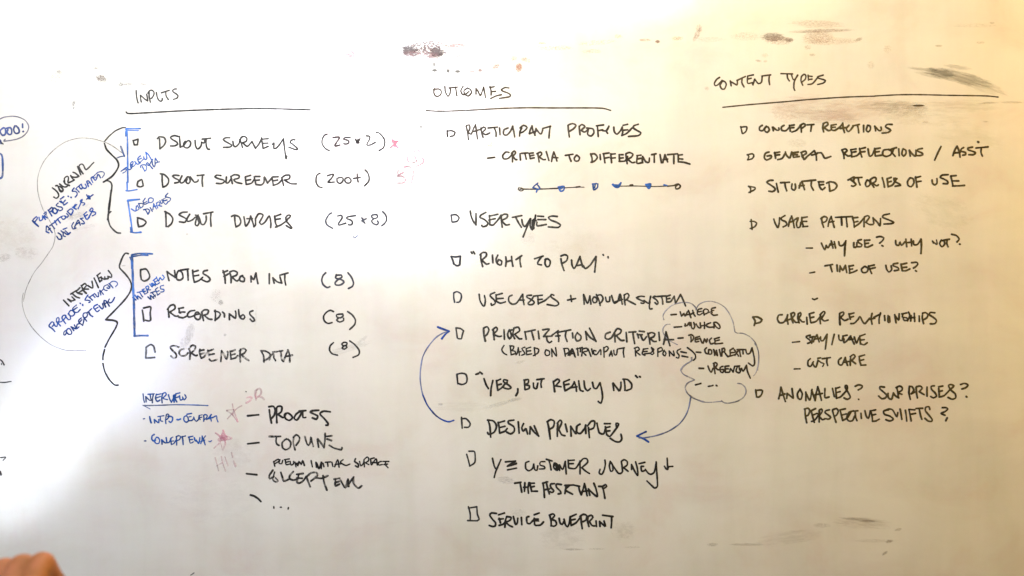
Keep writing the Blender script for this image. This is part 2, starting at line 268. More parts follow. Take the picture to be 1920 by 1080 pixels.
# ---- handwriting: first line of a block '@ x y s' sets origin and scale, 'P name|ink|width|label' starts a part
DATA = r'''
@ 220 150 6
P heading|k|3.0|heading INPUTS over the left list
213,120 215,170 223,220 235,258
260,172 263,210 270,248
260,172 285,192 312,217 342,236
342,236 338,195 330,160
358,135 360,190 372,250
345,150 362,122 390,115 412,135 412,165 392,200 380,208
440,140 450,195 468,228 490,240 505,228 506,208
495,145 585,116
545,130 550,180 575,220
665,101 640,103 622,118 632,137 665,157 684,180 670,205 632,218
P underline|k|3.1|grey rule under INPUTS
100,360 115,375 180,377 400,365 700,348 1100,332 1500,322 1800,324 2170,336
P checkbox|k|3.2|
178,680 192,730
182,682 235,665
235,665 227,728
190,730 228,728
P text_line|k|3.4|DSCOUT SURVEYS written first in the left list
452,660 470,640 500,640 530,650 545,690 525,735 480,775
475,660 478,720 480,775
685,635 640,625 598,645 620,670 665,695 680,720 650,740 600,742
700,635 705,700 708,755
708,755 745,740 775,700 800,680 825,700 820,740 790,765 755,755 745,720 765,690
875,680 880,740 900,775 925,765 945,735 948,700
948,700 975,710 985,690 980,672
955,665 1050,655
1000,668 1000,730 1015,775 1038,780
1265,650 1220,650 1192,668 1215,690 1260,715 1290,735 1265,755 1195,758
1300,690 1310,740 1335,750 1370,715 1375,690
1378,670 1395,710 1408,758
1378,690 1395,645 1430,635 1458,655 1450,690 1410,705
1410,705 1455,745 1475,740 1520,685 1515,690 1555,770
1555,770 1600,710 1625,650
1625,665 1640,770
1640,665 1698,660
1640,712 1695,710
1645,770 1698,745
1745,725 1765,705 1760,770 1790,765 1830,720 1868,660
1868,660 1880,760 1892,850 1898,890 1908,855
P bracket|b|3.0|
98,560 100,548 180,548 260,546
120,565 240,570 | 2
105,560 112,620 115,700 117,900 118,1050 119,1150 | 3.4
98,580 96,630 | 3.2
110,1150 112,1200 112,1245
100,1245 130,1248 180,1240 222,1232
P note|b2|2.3|small slanted blue note SURVEY DATA
@ 220 276 20
140,905 230,835 345,750 320,800 345,850 300,920 210,972
190,870 330,820 | 1.8
345,760 410,825 470,840 520,800 500,700 490,620 530,560 590,530 590,600 560,680 | 2.6
530,640 560,720 620,710 680,640 700,590 | 2.2
560,700 545,790 | 2.0
655,530 700,590 760,640 830,610 850,560 | 2.6
870,325 800,380 770,430 775,490 810,570 870,590 | 2.8
790,465 915,410 | 2.2
800,530 860,560 980,450 | 2.2
990,360 1010,430 1070,465 1110,420 1100,330 1070,200 | 2.6
1070,190 1170,280 1230,380 1300,490 | 3.0
870,765 870,710 930,665 1040,660 1100,720 1100,800 1070,870 1020,900 | 2.4
940,730 980,800 1025,890 | 2.8
1095,620 1130,570 1170,620 1240,700 1325,805 | 2.8
1100,640 1180,690 1240,600 1300,500 1330,450 | 2.6
1310,500 1320,640 1385,745 1420,650 1415,520 1425,410 | 2.8
1425,415 1490,500 1520,550 | 2.8
1440,600 1500,570 1590,548 | 2.2
@ 480 190 6
P text_line|k|3.1|DSCOUT SURVEYS written first in the left list
385,465 410,480 445,510 470,535 450,545 370,515 | 3.4
385,465 395,440 425,430 440,435 | 3.4
P tally|k2|3.3|tally (25 x 2) in brackets
800,370 770,380 745,430 745,480 780,530 825,555
868,408 940,402 920,440 885,500 900,502 945,492
1060,404 1000,408 985,425 1035,440 1045,465 1020,480 988,478
1120,425 1140,465 1170,420
1150,430 1130,468 1160,468
1240,388 1280,395 1275,430 1245,490 1290,490 1345,460
1352,347 1390,360 1435,410 1450,460 1435,520 1385,555
P star|p|3.4|faded pink star
1525,390 1540,440 1600,450
1600,450 1560,470 1600,525
1600,525 1555,490 1515,520
1515,520 1545,470 1530,440
1540,450 1570,470 1580,440 1560,500 | 6
P faded_note|p|2.6|faded pink scribble C3
1730,590 1710,620 1705,660 1730,690 1780,690 1810,665
1760,590 1790,560 1830,555 1840,580 1800,610 1840,625 1885,650 1880,690 1850,710 1795,738
1770,600 1800,650 1815,700
P faded_note|p|3.2|half erased pink 5 in brackets
1600,770 1595,810 1600,830
1595,835 1640,810 1695,790
1595,850 1640,840 1680,870 1675,905 1640,920 1590,918
1530,840 1520,880 | 1.5
1460,918 1490,916 | 1.5
1670,740 1720,735 1765,770 1772,820 1750,918
P tally|k2|3.4|tally (200+) in brackets
720,810 690,825 675,870 680,920 705,960 742,970
805,838 840,825 875,820 850,865 810,910 880,908
910,870 915,905 945,925 975,900 980,870 955,855 925,862
1005,865 1000,895 1025,920 1060,915 1070,885 1040,855 1010,865
1140,820 1142,870 1150,908
1098,868 1172,855
1228,772 1255,800 1272,850 1268,900 1220,952
@ 220 310 6
P checkbox|k|3.4|
232,182 225,230 265,242 292,228
232,182 275,160 285,190 292,228
P text_line|k|3.5|DSCOUT SCREENER written second in the left list
485,95 530,105 575,150 575,195 550,230 515,245
505,100 505,170 512,245
695,115 650,110 620,120 650,145 690,165 690,190 645,198
728,118 705,170 715,198 745,190 790,130 810,135 820,180 800,205 775,190 785,150
820,130 850,170 870,190 905,180 910,165
900,115 975,108
960,110 955,170 960,235
1165,115 1120,110 1097,130 1140,150 1195,165 1205,185 1170,205 1115,202
1228,130 1225,195 1250,195 1280,150
1278,125 1295,205
1280,125 1320,105 1370,115 1365,145 1310,160 1340,190 1400,205
1440,130 1450,215
1440,130 1500,112
1445,170 1500,160
1450,215 1510,200 1545,150
1540,130 1560,215
1550,125 1605,125
1545,170 1600,165
1560,215 1620,220 1650,190 1655,130 1690,200
1690,200 1745,135
1740,135 1755,220
1750,130 1810,128
1750,175 1805,165
1755,225 1810,205 1855,160
1850,140 1870,225 | 3.6
1850,140 1890,112 1940,112 1935,150 1880,165
1880,165 1950,205 2015,208
P bracket|b|3.2|
115,400 180,392 250,382
115,390 180,382 240,380 | 2
120,400 135,500 150,600 162,680 168,745
150,700 155,745 | 3
150,750 200,758 268,752
P note|b2|2.5|small slanted blue note VIDEO DIARIES
160,490 205,515 215,460 | 3
205,515 245,490 225,450
240,430 260,480 | 3
240,430 285,430 290,460 262,480
290,405 305,440 350,420
290,405 315,370
300,425 335,405
350,385 360,420 400,410 405,375 370,365 350,385
295,500 340,490 365,510 345,550 | 3
315,495 345,550
370,475 395,520
400,500 410,430
410,430 440,490
405,470 440,455
440,425 455,480
440,425 470,410 480,440 460,450 500,460
480,395 500,435 520,390
500,390 545,440 570,410
505,385 545,365 | 2
520,400 560,390 | 3
540,350 575,310 540,350 600,370 590,400 565,412
P checkbox|k|3.6|
228,590 230,640 240,690
228,590 290,608 325,640 290,680 240,690
P text_line|k|3.5|DSCOUT DIARIES written third in the left list
535,520 590,550 625,600 610,655 570,690
545,520 548,600 550,688
785,525 730,530 695,555 740,580 778,605 760,640 700,635
815,550 785,600 790,630 820,625 850,610
850,610 885,580 910,610 920,650 900,680 878,665 885,620 910,560
880,560 910,570 925,600 945,660 975,665 1000,620 1000,570
970,545 1075,525
1055,530 1050,600 1055,685
1285,575 1320,560 1370,580 1390,630 1375,670 1335,692
1320,560 1325,640 1335,692
1425,580 1435,640 1445,685 1480,640 1500,570
1500,570 1520,630 1540,690
1460,600 1520,600
1555,600 1555,672 1535,690
1555,600 1590,545 1640,560 1600,640
1600,640 1620,665 1660,640 1710,570 1728,650 1725,700
1770,570 1780,650 1795,680
1770,575 1840,550
1775,610 1835,600
1780,695 1840,670 1910,620
@ 480 360 6
P text_line|k|3.4|DSCOUT DIARIES written third in the left list
340,320 335,290 360,260 390,265 375,290 340,320 370,360 405,400 395,410 340,378
P tally|k3|3.3|tally (25 x 8) in brackets
850,235 820,255 785,320 800,370 862,408
920,270 960,262 970,290 925,360 935,372 1010,350
1120,265 1030,280 1020,298 1075,320 1085,350 1070,370 1040,368
1190,290 1205,320 1225,350
1240,300 1190,325
1200,300 1205,335 | 4
1360,255 1310,258 1300,280 1330,300 1365,285 1360,255
1320,305 1300,325 1320,355 1360,368 1378,345 1365,325
1425,220 1460,260 1470,310 1450,350 1415,380
P faded_mark|b3|1.8|tiny faded blue tick
1100,495 1105,520 1145,490
P text_line|k|3.5|NOTES FROM INT written fourth in the left list
150,920 150,1030 | 3.6
190,965 205,1025
190,965 240,1010 290,1025
290,1025 270,955
270,935 360,910
325,925 325,990 335,1045
P tally|k3|3.5|tally (8) beside NOTES FROM INT
785,908 755,940 740,990 755,1040 800,1075 830,1065
905,930 895,965 925,975 965,960 960,935 905,935
930,980 890,1020 900,1045 950,1045 990,1015 970,990 930,980
1035,908 1075,960 1097,1020 1085,1060 1040,1085
@ 220 470 6
P bracket|b|3.4|
170,45 240,32 330,32 395,36
180,65 270,50 345,52 | 3
165,50 170,150 175,300 180,450 188,600 190,750 195,950 | 4.6
145,75 160,120 165,200 | 3.4
190,960 260,955 345,955 | 3.8
P checkbox|k|3.5|
262,215 262,270 270,322
262,215 320,205 350,240 365,290 345,325 305,342 282,332
P note|b2|2.6|small slanted blue note INTERVIEW NOTES
175,525 210,555 | 3.2
200,500 235,550 225,505 270,540 | 3
225,470 300,450 | 2.6
255,475 285,520 | 3
280,440 310,490
280,440 305,430
290,465 320,455
310,490 335,475
320,410 345,470
320,410 345,395 355,420 335,440 375,440
365,375 395,410 395,365 430,395 420,350 | 2.6
385,370 400,395 430,370 | 3
410,330 440,380 475,360
405,335 435,310
420,355 455,335
440,295 465,345 480,300 505,330 530,300 510,275 | 2.6
345,520 380,550 370,500 410,535 | 3.2
395,475 430,520
375,475 430,455
400,520 430,500 | 3
430,435 455,500
430,435 455,415
440,465 470,450
455,500 480,480
520,390 485,400 490,430 525,435 520,460 490,465
P text_line|k|3.7|NOTES FROM INT written fourth in the left list
560,235 570,290 582,335
560,235 600,265 655,300
655,300 645,225
690,225 668,270 670,320 710,330 740,300 725,240 690,225
710,220 800,205
790,215 795,270 797,330
848,220 855,300 868,355
850,240 910,222
855,285 915,275
868,355 920,335 960,300
1015,220 975,230 965,255 1020,290 1045,325 1010,350 940,320
1190,225 1210,290 1215,365
1190,245 1240,225
1200,290 1250,260
1265,240 1280,300 1280,360
1265,240 1310,225 1350,245 1340,275 1290,295
1290,295 1340,340 1370,325 1385,290 1410,280
1400,285 1375,310 1385,340 1425,345 1430,310 1400,285
1505,285 1505,350
1505,285 1535,325 1560,250
1560,250 1570,310 1582,370
P checkbox|k|3.6|
282,670 292,730 298,792
295,645 375,632 370,700 375,780 350,790 318,782
P text_line|k|3.6|RECORDINGS written fifth in the left list
570,650 578,700 582,748
565,660 600,615 640,610 650,650 590,690
590,690 650,735 685,735
695,650 700,700 712,700
690,650 745,640
695,690 760,690
690,745 740,755 790,730
870,672 820,680 790,715 800,745 840,740 880,720 920,710
905,690 880,700 870,745 900,775 930,765 935,720 905,690
950,690 960,740 970,785
950,690 980,665 1025,670 1015,710 975,725
975,725 1030,768 1065,772
1100,670 1105,730 1100,785
1095,680 1140,690 1160,715 1140,750 1105,778
1185,690 1205,710 1205,745 | 3.8
1260,710 1262,775
1260,710 1300,740 1330,760 1335,710 1330,680
1365,665 1370,720 1385,755 1415,770 1435,745 1415,720 1380,745
1525,675 1490,690 1495,720 1530,755 1545,785 1520,795 1495,770
@ 440 560 6
P tally|k|3.4|tally (8) beside RECORDINGS
1112,145 1075,130 1030,155 1000,200 1010,250 1050,278 1095,268
1215,172 1150,178 1150,205 1190,215 1220,195 1215,175
1170,215 1148,240 1180,262 1225,245 1225,220
1272,145 1320,180 1357,235 1350,290 1295,345
P tally|k|3.3|tally (8) beside SCREENER DATA
1110,495 1075,530 1068,580 1100,620 1157,635
1230,490 1205,510 1225,530 1260,520 1262,495 1230,490
1225,535 1208,555 1235,567 1265,545 1250,530
1295,475 1350,515 1400,580 1395,630 1332,660
@ 250 640 6
P checkbox|g|3.8|
145,65 145,110 140,185
145,65 195,35 230,55 240,100 245,120
140,185 190,185 240,180
P text_line|k4|3.7|SCREENER DATA written sixth in the left list, partly rubbed
515,65 450,48 415,65 440,100 480,140 485,175 455,190 425,165
570,85 530,95 515,130 535,160 585,160 615,130
630,80 640,140 635,200
625,85 660,45 700,55 690,95 650,130
650,130 700,160 720,155
750,90 745,130 765,190
745,105 795,95
750,145 800,130
765,190 800,170 825,130
840,100 850,160
840,110 900,90
850,150 910,140
855,200 880,222 940,205
995,105 990,160 985,225
995,110 1030,165 1050,200 1065,140 1060,115
1090,110 1100,190 | 3.6
1085,120 1145,95
1095,155 1145,140
1100,200 1150,185 1175,160
1205,90 1200,160 1205,228
1195,110 1240,80 1270,100 1250,130 1215,150
1215,150 1255,185 1300,215
1440,110 1465,160 1470,230
1435,105 1490,110 1540,145 1520,190 1475,215
1530,205 1545,160 1580,140 1580,180 1600,215
1570,120 1620,115
1640,110 1680,105
1660,120 1665,180 1675,215 1690,225
1690,225 1710,170 1740,95
1740,95 1760,160 1760,230
1715,170 1790,155
P note|b2|2.9|small blue heading INTERVIEW
110,590 115,640 125,685
140,620 145,680
140,620 180,660 200,665 190,600
165,595 235,590
225,600 215,650 215,690 | 3.3
260,595 250,640 270,675 300,660 | 3.3
260,600 310,590
260,635 305,620
330,590 320,640 325,690 | 3.2
325,590 360,575 370,600 335,640 385,655
395,600 410,650 430,685 | 3.3
430,685 455,630 460,600
455,610 460,680 | 4.5
480,590 470,640 490,680 | 3.6
480,590 525,578
475,635 520,620
520,610 530,660 555,650 555,620 570,660 595,630 580,600
P underline|b3|2.4|thin blue rule under the small INTERVIEW
110,720 150,722 300,718 500,712 700,716 840,722
120,725 190,760 | 1.6
P note|b2|2.9|blue note INTRO - GENERAL
@ 260 770 9.1
80,140 105,135 | 2.4
190,105 200,160 215,205 | 4
265,150 275,210
268,150 310,185 345,205 345,150 | 3.2
330,100 430,85 | 2.8
370,110 375,170 410,180 | 2.6
470,90 460,160 465,220
470,80 490,55 515,70 515,110 480,150 | 3
500,95 545,95 580,115 575,170 545,200 520,180 | 3.4
655,150 680,155 715,140 | 3.6
820,85 780,100 770,150 790,185 820,195 850,170 840,115 815,85 | 3.2
825,60 905,45 | 3
860,105 895,100 | 2.6
850,170 910,165 940,130 | 3
940,110 955,150 985,180 1020,150 1035,90 | 3.2
1035,90 1030,130 1050,150
1030,80 1085,70 | 2.4
1040,120 1080,110 | 2.4
1110,180 1115,120 1110,80 1140,65 1170,80 1160,120 1125,150 | 3
1160,150 1200,120 1240,65 | 3.2
1225,80 1230,130 1240,175 | 3
1200,140 1270,110 | 2.4
1260,120 1330,85 1335,140 1355,190 | 2.8
@ 250 640 6
P star|p2|2.6|upper pink star beside INTRO - GENERAL
1115,705 1125,760 1150,830 1178,905
1220,722 1160,760 1060,870
1050,775 1130,765
1050,780 1110,820 1175,905
1130,770 1120,830
P faded_note|p2|3.6|pink initials above PROCESS
1275,635 1310,625 1335,635 1310,670 1270,692
1390,545 1375,600 1380,660 | 3
1375,620 1370,560 1420,530 1440,560 1430,600 1385,640
1400,620 1450,630 1470,655
P mark|k|2.4|
1268,564 1270,566
@ 450 720 6
P bullet_dash|k5|3.8|
85,357 210,345
P text_line|k5|3.9|PROCESS written under the pink initials
325,255 375,250 395,290 385,350 345,395
330,290 340,370 355,438
410,270 412,350 415,435
400,280 430,250 470,255 465,310 425,340
425,340 485,378 500,365 530,325 570,345 590,380 555,408 515,390 500,350 515,330
670,310 630,340 610,385 640,405 680,350 690,320
665,305 740,298
705,305 710,375 740,375 | 3.4
885,295 815,300 790,315 840,340 875,360 860,395 815,380 | 4.1
1015,312 940,305 900,335 950,390 990,440 990,462 968,462
P bullet_dash|k5|3.6|
88,672 215,658
P text_line|k6|3.6|TOPLINE written second among the dashes
330,590 455,588 | 4
410,600 405,640 415,675 440,690
520,615 475,660 480,715 515,738 560,715 572,660 540,620 505,625
605,600 600,660 620,740
600,600 635,570 670,600 665,640 630,690
730,590 750,660 770,690 790,660 800,595 810,650 825,700
870,620 885,710
875,615 910,660 945,715
945,715 955,640 958,555
960,590 1035,582
980,618 1030,635 | 4
1005,688 1060,720 1140,738 1148,715
P text_line|k5|3.3|small line PRELIM INITIAL SURFACE
380,870 392,925
378,875 430,845 440,865 395,895
450,850 440,890 470,895 480,860
500,850 555,842
510,850 520,905 560,900
515,880 550,872
565,870 575,910 600,900 605,870
620,880 630,930
640,890 650,920 665,870 690,905 705,860 725,915 | 3.8
800,860 815,930
855,880 860,935 | 3.8
860,885 890,950 915,880 | 4.2
915,950 920,880
935,890 945,930
960,880 1020,875
985,880 990,925
1035,880 1045,925
1065,930 1100,850 1115,935
1070,905 1140,895
1160,850 1130,880 1190,915 1235,900
1300,840 1290,870 1330,900 1330,935 1300,920 | 4
1345,870 1360,920 1390,890 1395,860
1395,860 1400,930
1395,850 1430,820 1450,840 1440,870 1410,885 1450,905 | 3.2
1470,840 1510,830
1470,850 1480,910 1530,840 1545,910 | 3.4
1490,880 1540,885
1590,870 1560,880 1560,910 1600,905
1610,870 1675,870
1640,875 1635,905 1665,940
1620,905 1660,900
P bullet_dash|k5|3.8|
75,1008 190,1020
@ 450 820 6
P text_line|k6|4.0|CONCEPT EVAL written third among the dashes
370,368 330,430 335,465 380,440
390,390 370,470 400,500 428,490 400,455 | 3.2
460,395 475,440 495,490 550,470
600,385 560,430 560,465 600,480 640,470
640,415 710,405
640,455 700,460
660,420 650,465 640,500 665,515 710,490 745,440
745,440 790,555
740,450 800,400 860,395 870,430 800,490
860,455 920,460 990,430
935,430 945,500 978,592
1060,470 1120,460
1075,475 1070,520 1075,545 1120,525
1070,510 1115,495
1130,480 1185,565 1215,470 1225,550
1215,470 1215,550
1225,520 1280,445
1275,450 1280,520 1330,570 1370,545
P bullet_dash|k5|3.9|
118,648 160,660 205,690 235,720
P bullet_dots|k5|3.0|three dots closing the dashed list
381,780 382,795
455,785 465,785
545,790 542,805
@ 250 790 6
P note|b2|2.9|blue note CONCEPT EVAL
@ 260 770 9.1
100,515 125,515 | 3
265,405 230,430 225,480 250,515 285,505 | 3.8
290,475 270,520 300,560 345,555 360,500 330,455 300,455 | 3
395,495 400,570 | 3.4
395,495 440,540 480,545 470,460 | 3.6
480,545 520,540 555,470 | 3.4
545,475 560,575
550,465 585,450 | 2.4
560,520 600,515 | 2.4
560,575 600,560 640,500
645,450 650,585
640,445 680,425 715,440 700,490 655,510 | 3
720,450 800,430 | 3
745,440 755,510 760,575 | 3.4
850,450 925,435 | 3.2
860,455 870,510 885,555 935,530
870,495 920,490 | 3
950,460 965,510 990,520 | 3.4
985,500 1025,560 1040,500 1045,460 | 3
1085,430 1080,500 1060,560 | 3
1140,430 1100,490 | 2.6
1085,440 1110,500 1135,580 | 3
1060,530 1130,500 | 2.6
1200,520 1220,530 1245,510 | 2.4
@ 250 790 6
P star|p2|3.0|lower pink star beside CONCEPT EVAL, filled in
1010,100 1000,170 1035,240 1010,320
1010,100 1040,160 1110,190 1035,205 1005,180 930,130
925,130 990,185
1010,150 1040,190 970,205 | 8
1040,175 980,170 1000,200 | 7
990,190 970,240 910,300
975,210 1005,325 | 1.6
1030,200 1035,240 | 1.6
P faded_note|p3|2.4|nearly erased pink HI! scrawl
920,405 940,480 960,555
990,395 1010,480 1038,560
940,500 1000,465
1030,400 1065,500
1105,350 1118,400 | 3
1130,450 1150,505 | 4
@ 30 220 7.5
P bracket|k|2.6|black curly brace around the three surveys
1540,145 1500,145 1400,190 1310,265 1250,335
1245,370 1275,450 1350,530 1420,600 1445,670 1420,740 1350,830 1230,910 | 3.6
1230,910 1280,890 1330,910 1350,960 1335,1100 1315,1280 1290,1440 | 3.2
P loop_arrow|g2|1.7|thin faded grey loop arrow at the left
1490,500 1400,430 1310,375 1240,345 1100,305 940,290 820,305 700,345 600,405 500,490 400,610 340,730 305,870 305,1000 320,1100 350,1210 380,1290
@ 40 330 7.5
P loop_arrow|g2|1.5|thin faded grey loop arrow at the left
300,460 360,560 400,630 440,700 475,800 470,900 440,1000 380,1090 290,1220 200,1330 140,1430 80,1560 55,1640 38,1720 30,1760
P bracket|k|3.2|black curly brace around the three surveys
1260,500 1222,540 1225,620 1250,700 1300,760 1350,798 1395,802
1265,200 1235,400 1222,560
@ 30 220 7.5
P arrow_head|b3|3.6|blue arrow head pointing at the blue bracket
1475,410 1500,480 1525,545
1525,545 1470,552 1425,570 | 2.4
P note|k|3.5|slanted black word JOURNAL
@ 90 300 17.143
145,895 240,965 310,1040 350,1130 320,1200 260,1230 190,1190
255,830 310,820 350,900 390,1000 450,1015 490,960 450,890 380,850 | 4.0
330,860 390,960 430,990 | 3.4
375,770 440,820 520,865 600,860 630,820 | 3.8
515,680 560,770 640,800 690,820 | 4.2
540,690 530,590 600,530 655,540 660,610 640,700 | 3.4
650,735 760,690 850,640 | 3.4
735,505 790,590 840,640 | 4
810,395 880,420 950,480 1000,515 930,550 850,555 780,540 | 3.6
955,210 1000,330 1055,470 | 3.6
990,230 1030,150 1100,130 1150,180 1190,270 1230,310 1320,240 1410,140 1475,80 | 3.2
1000,240 1050,330 1130,440 | 4
P note|b4|3.0|slanted blue note PURPOSE: SITUATED ATTITUDES + USE CASES
@ 90 300 17.143
845,900 800,950 780,1005 880,1005 940,1060 930,1130 880,1190
900,930 960,980 1000,1030
920,900 1000,830 1075,775 | 2.6
1000,840 1030,900 1070,930 1110,890 1080,800 | 3.2
1110,880 1170,910 1220,900 1240,850 1200,780 | 3
1300,850 1270,760 1250,690 1300,670 1350,720 1400,790 | 3.2
1270,760 1350,730 | 2.4
1385,600 1410,660 1445,730 | 2.6
1390,580 1440,540 1470,580 | 3.4
1440,560 1480,610 1520,655 1560,610 1590,500 | 3
1460,540 1520,470 | 2.4
1480,590 1530,550 | 2
1600,470 1640,480 1690,570 | 3
1550,450 1600,400 1700,375 1780,385 1815,430 1800,490 1745,560 | 2.2
@ 40 330 7.5
160,630 200,670 240,705 | 4
170,610 215,570 225,600 195,640
250,580 260,630 300,610 300,570
300,560 340,610 | 3.4
320,530 350,500 350,540 320,560 370,590
380,480 430,560 | 3.6
390,480 430,440 450,470 410,500
430,500 480,530 510,490 470,450 440,460 450,510 | 3.6
520,380 490,410 520,430 570,440 580,470 540,490 520,470 | 2.8
550,325 600,290
540,355 580,380 620,340
600,410 650,375
560,350 600,400 | 3
660,285 662,287 | 4
700,300 702,302 | 4
350,780 390,800 | 3.2
350,770 360,700 435,795
380,760 410,735
400,700 470,650
430,690 470,740
480,640 520,600
470,630 500,685
510,605 550,660
530,590 590,560 | 2.4
560,570 585,610 625,590 610,560
610,560 650,580 660,550 640,530
650,500 700,550
650,495 700,460 730,490 700,550
720,440 780,470 730,440 750,420
740,450 780,400 | 2.6
760,400 740,440 | 3
800,460 860,330 830,350 840,370 890,380 890,400 870,410 | 2.8
920,265 950,320
1010,262 920,325
950,280 965,320 | 4
500,850 530,890 570,880 560,830 520,800 | 3.4
560,770 590,800 590,840 620,850
590,750 640,730 | 3
600,790 650,825 690,795 | 3.6
620,770 670,820 | 3
735,655 710,700 730,745 770,730
750,720 800,620 830,690 | 3
770,680 820,650
830,600 870,630 890,670 850,670
840,600 870,590 | 3
880,540 920,610 960,580
880,540 920,505 | 3
890,570 930,545
940,600 1010,470 990,450 960,490 1000,500 1045,510 1040,540 1000,560
P note|k|3.6|slanted black word INTERVIEW
@ 30 470 7.5
670,695 745,775
730,680 775,720
730,680 790,705 830,690
790,650 830,690
770,610 850,560
800,610 850,650 895,665
840,570 880,600 930,610 | 4
860,560 900,520
880,590 930,560
920,490 950,560 990,600 | 4.2
930,490 970,460 990,490 950,540
950,540 1020,540
1010,490 1080,525 1070,430
1100,385 1130,450 1160,520
1145,350 1180,440
1140,350 1185,315
1160,390 1200,370
1180,430 1210,415 1200,380 1250,405 1250,370
1250,400 1300,390 1290,360 1340,375 1345,340 1300,280
P note|b4|3.2|slanted blue note PURPOSE: SITUATED CONCEPT EVAL
@ 110 530 13
715,300 675,360 640,425 700,425 765,440 770,465 740,485 | 2.9
735,345 780,380 825,425 | 2.9
760,350 880,265 | 2.6
830,300 890,360 | 2.6
900,285 935,335 975,340 965,240 | 2.8
1030,300 1010,230 1000,180 1050,230 1090,285 | 2.8
1020,230 1090,160 | 2.4
1195,45 1120,80 1095,130 1130,180 1185,190 | 2.3
1180,125 1230,140 1250,100 1210,75 | 3
1230,20 1280,70 1325,125 | 3
1240,30 1300,-30 1370,-35 1430,0 1430,50 1390,95 | 2.2
525,500 532,505 | 3.4
588,535 590,550 | 3.8
950,530 880,560 855,610 890,660 940,710 990,670 | 3.2
890,640 960,600 | 2.8
985,560 1020,600 1060,640 1090,600 1070,510 | 3.4
1150,595 1110,500 1110,430 1160,450 1200,510 1235,570 | 3.6
1120,520 1200,470 | 2.8
1235,400 1210,450 1240,490 1290,480 1330,430 1365,360 | 3
@ 85 560 11.375
205,700 150,640 80,585 100,540 140,495 180,510 180,560 150,590 | 3.2
180,520 210,580 250,590 260,530 | 2.8
250,490 290,540 325,580 | 3
240,500 240,430 275,400 295,430 290,480 280,500 340,490 400,440 | 2.6
435,530 390,470 355,410 380,360 430,350 430,400 400,440 | 3
430,350 450,400 500,450 540,430 530,370 490,320 | 3
500,310 530,360 580,370 630,320 590,260 540,250 500,310 | 3
665,135 600,190 580,240 620,270 | 2.6
600,240 680,190 | 3
640,290 690,290 745,230 | 3
435,680 400,710 395,770 430,770 450,720 | 2.8
470,650 450,700 500,760 560,750 560,700 520,640 480,640 | 3
550,600 610,680 | 3.2
550,600 600,620 660,650 620,560 | 3.2
730,530 680,550 670,600 680,640 720,600 | 2.8
770,410 720,450 710,500 760,540 800,570 | 3
730,500 780,450 | 3
885,480 840,420 805,370 820,310 880,300 900,340 880,390 830,410 | 3
800,560 820,480 830,410 | 3
885,300 930,270 990,210 | 2.6
930,295 960,350 1010,380 | 4
@ 30 470 7.5
P bracket|k|3.4|black curly brace around the interview items
1580,42 1540,35 1500,90 1455,210 1465,250 1540,330 1600,410 1628,500 1600,590 1530,690 1400,830 1262,968
1262,968 1350,975 1420,995 1425,1030 1400,1090
@ 30 560 6
P bracket|k2|3.2|black curly brace around the interview items
1015,240 1110,248 1140,280 1110,350 1050,450 1002,545
998,570 980,640 978,685
978,728 1000,820 1050,910 1110,970 1150,972
P loop_arrow|g2|1.6|thin faded grey loop arrow at the left
84,-64 74,-20 72,0 75,80 110,200 180,320 280,430 400,520 540,575 650,585 790,580
P speech_bubble|g4|2.2|grey oval ring cut by the left edge
@ 0 180 12
-120,610 -60,550 0,520 100,475 280,455 420,475 560,540 640,650 645,730 600,830 500,920 380,970 230,1000 85,1015 120,975
P note|b6|4.0|blue figures 000! inside the ring
85,715 20,760 10,820 60,885 120,860 130,780 110,720 70,720
180,760 160,820 210,870 260,850 265,760 230,710 150,730
340,670 310,740 330,820 380,845 435,810 420,730 370,675
510,630 512,710 | 3.6
520,800 530,798 | 4
-10,990 15,1010 25,1070
@ 790 140 6
P heading|n|3.2|heading OUTCOMES over the middle list
150,155 140,200 155,235 185,245 220,220 225,185 195,160 135,170
265,130 270,190 300,245 325,200 325,150
310,150 405,140
385,140 400,240
470,130 445,180 460,220 490,225 535,190
520,150 480,180 490,220 530,240 565,200 550,165 515,150
615,155 615,220
615,155 640,190 665,235 700,145
700,140 722,255
770,130 785,185 785,230
770,145 820,135
790,190 835,188
780,268 840,240 900,225
985,150 940,145 900,170 915,185 970,205 1005,230 985,250 880,266
P underline|n|2.9|thin dark rule under OUTCOMES
55,403 150,410 300,410 600,397 900,380 1200,372 1500,374 1920,374 2050,380 2130,402
P checkbox|k7|3.6|
290,630 295,695
290,635 340,630 378,650 365,685 325,695
P text_line|k7|3.5|PARTICIPANT PROFILES written first in the middle list
505,580 520,650 530,730
505,575 540,565 545,610 525,650
530,650 560,670 590,600 610,565
610,565 620,640 632,722
590,640 650,620
670,600 680,660 695,705
660,620 700,590 725,610 690,650 725,675 770,655
750,600 855,590
820,595 840,650 840,695
880,600 885,675
975,600 930,620 925,670 960,680 1000,640 1030,580
1025,580 1040,640 1050,700
1130,600 1110,640 1105,690
1110,600 1150,570 1190,595 1150,640 1115,655
1245,575 1225,620 1215,665
1245,575 1255,630 1280,680
1215,665 1300,630
1290,605 1275,680
1295,615 1330,660 1350,665 1365,620
1365,605 1455,580
1450,580 1440,650 1435,712
P bullet_dash|n2|3.6|
745,940 825,930
P text_line|n2|3.5|CRITERIA TO DIFFERENTIATE in small letters under PARTICIPANT PROFILES
985,875 950,870 915,910 925,945 970,945 1010,910 1030,870
1025,880 1025,980
1015,885 1045,858 1060,880 1030,920
1030,920 1060,955 1075,955
1110,890 1115,960
1125,885 1200,880
1165,885 1180,950
1215,890 1225,945
1210,885 1260,880
1220,915 1265,905
1225,945 1270,935
1310,890 1325,980
1300,890 1340,870 1355,895 1325,925
1325,925 1370,955 1395,955
1405,865 1435,965
1490,870 1475,920 1465,975
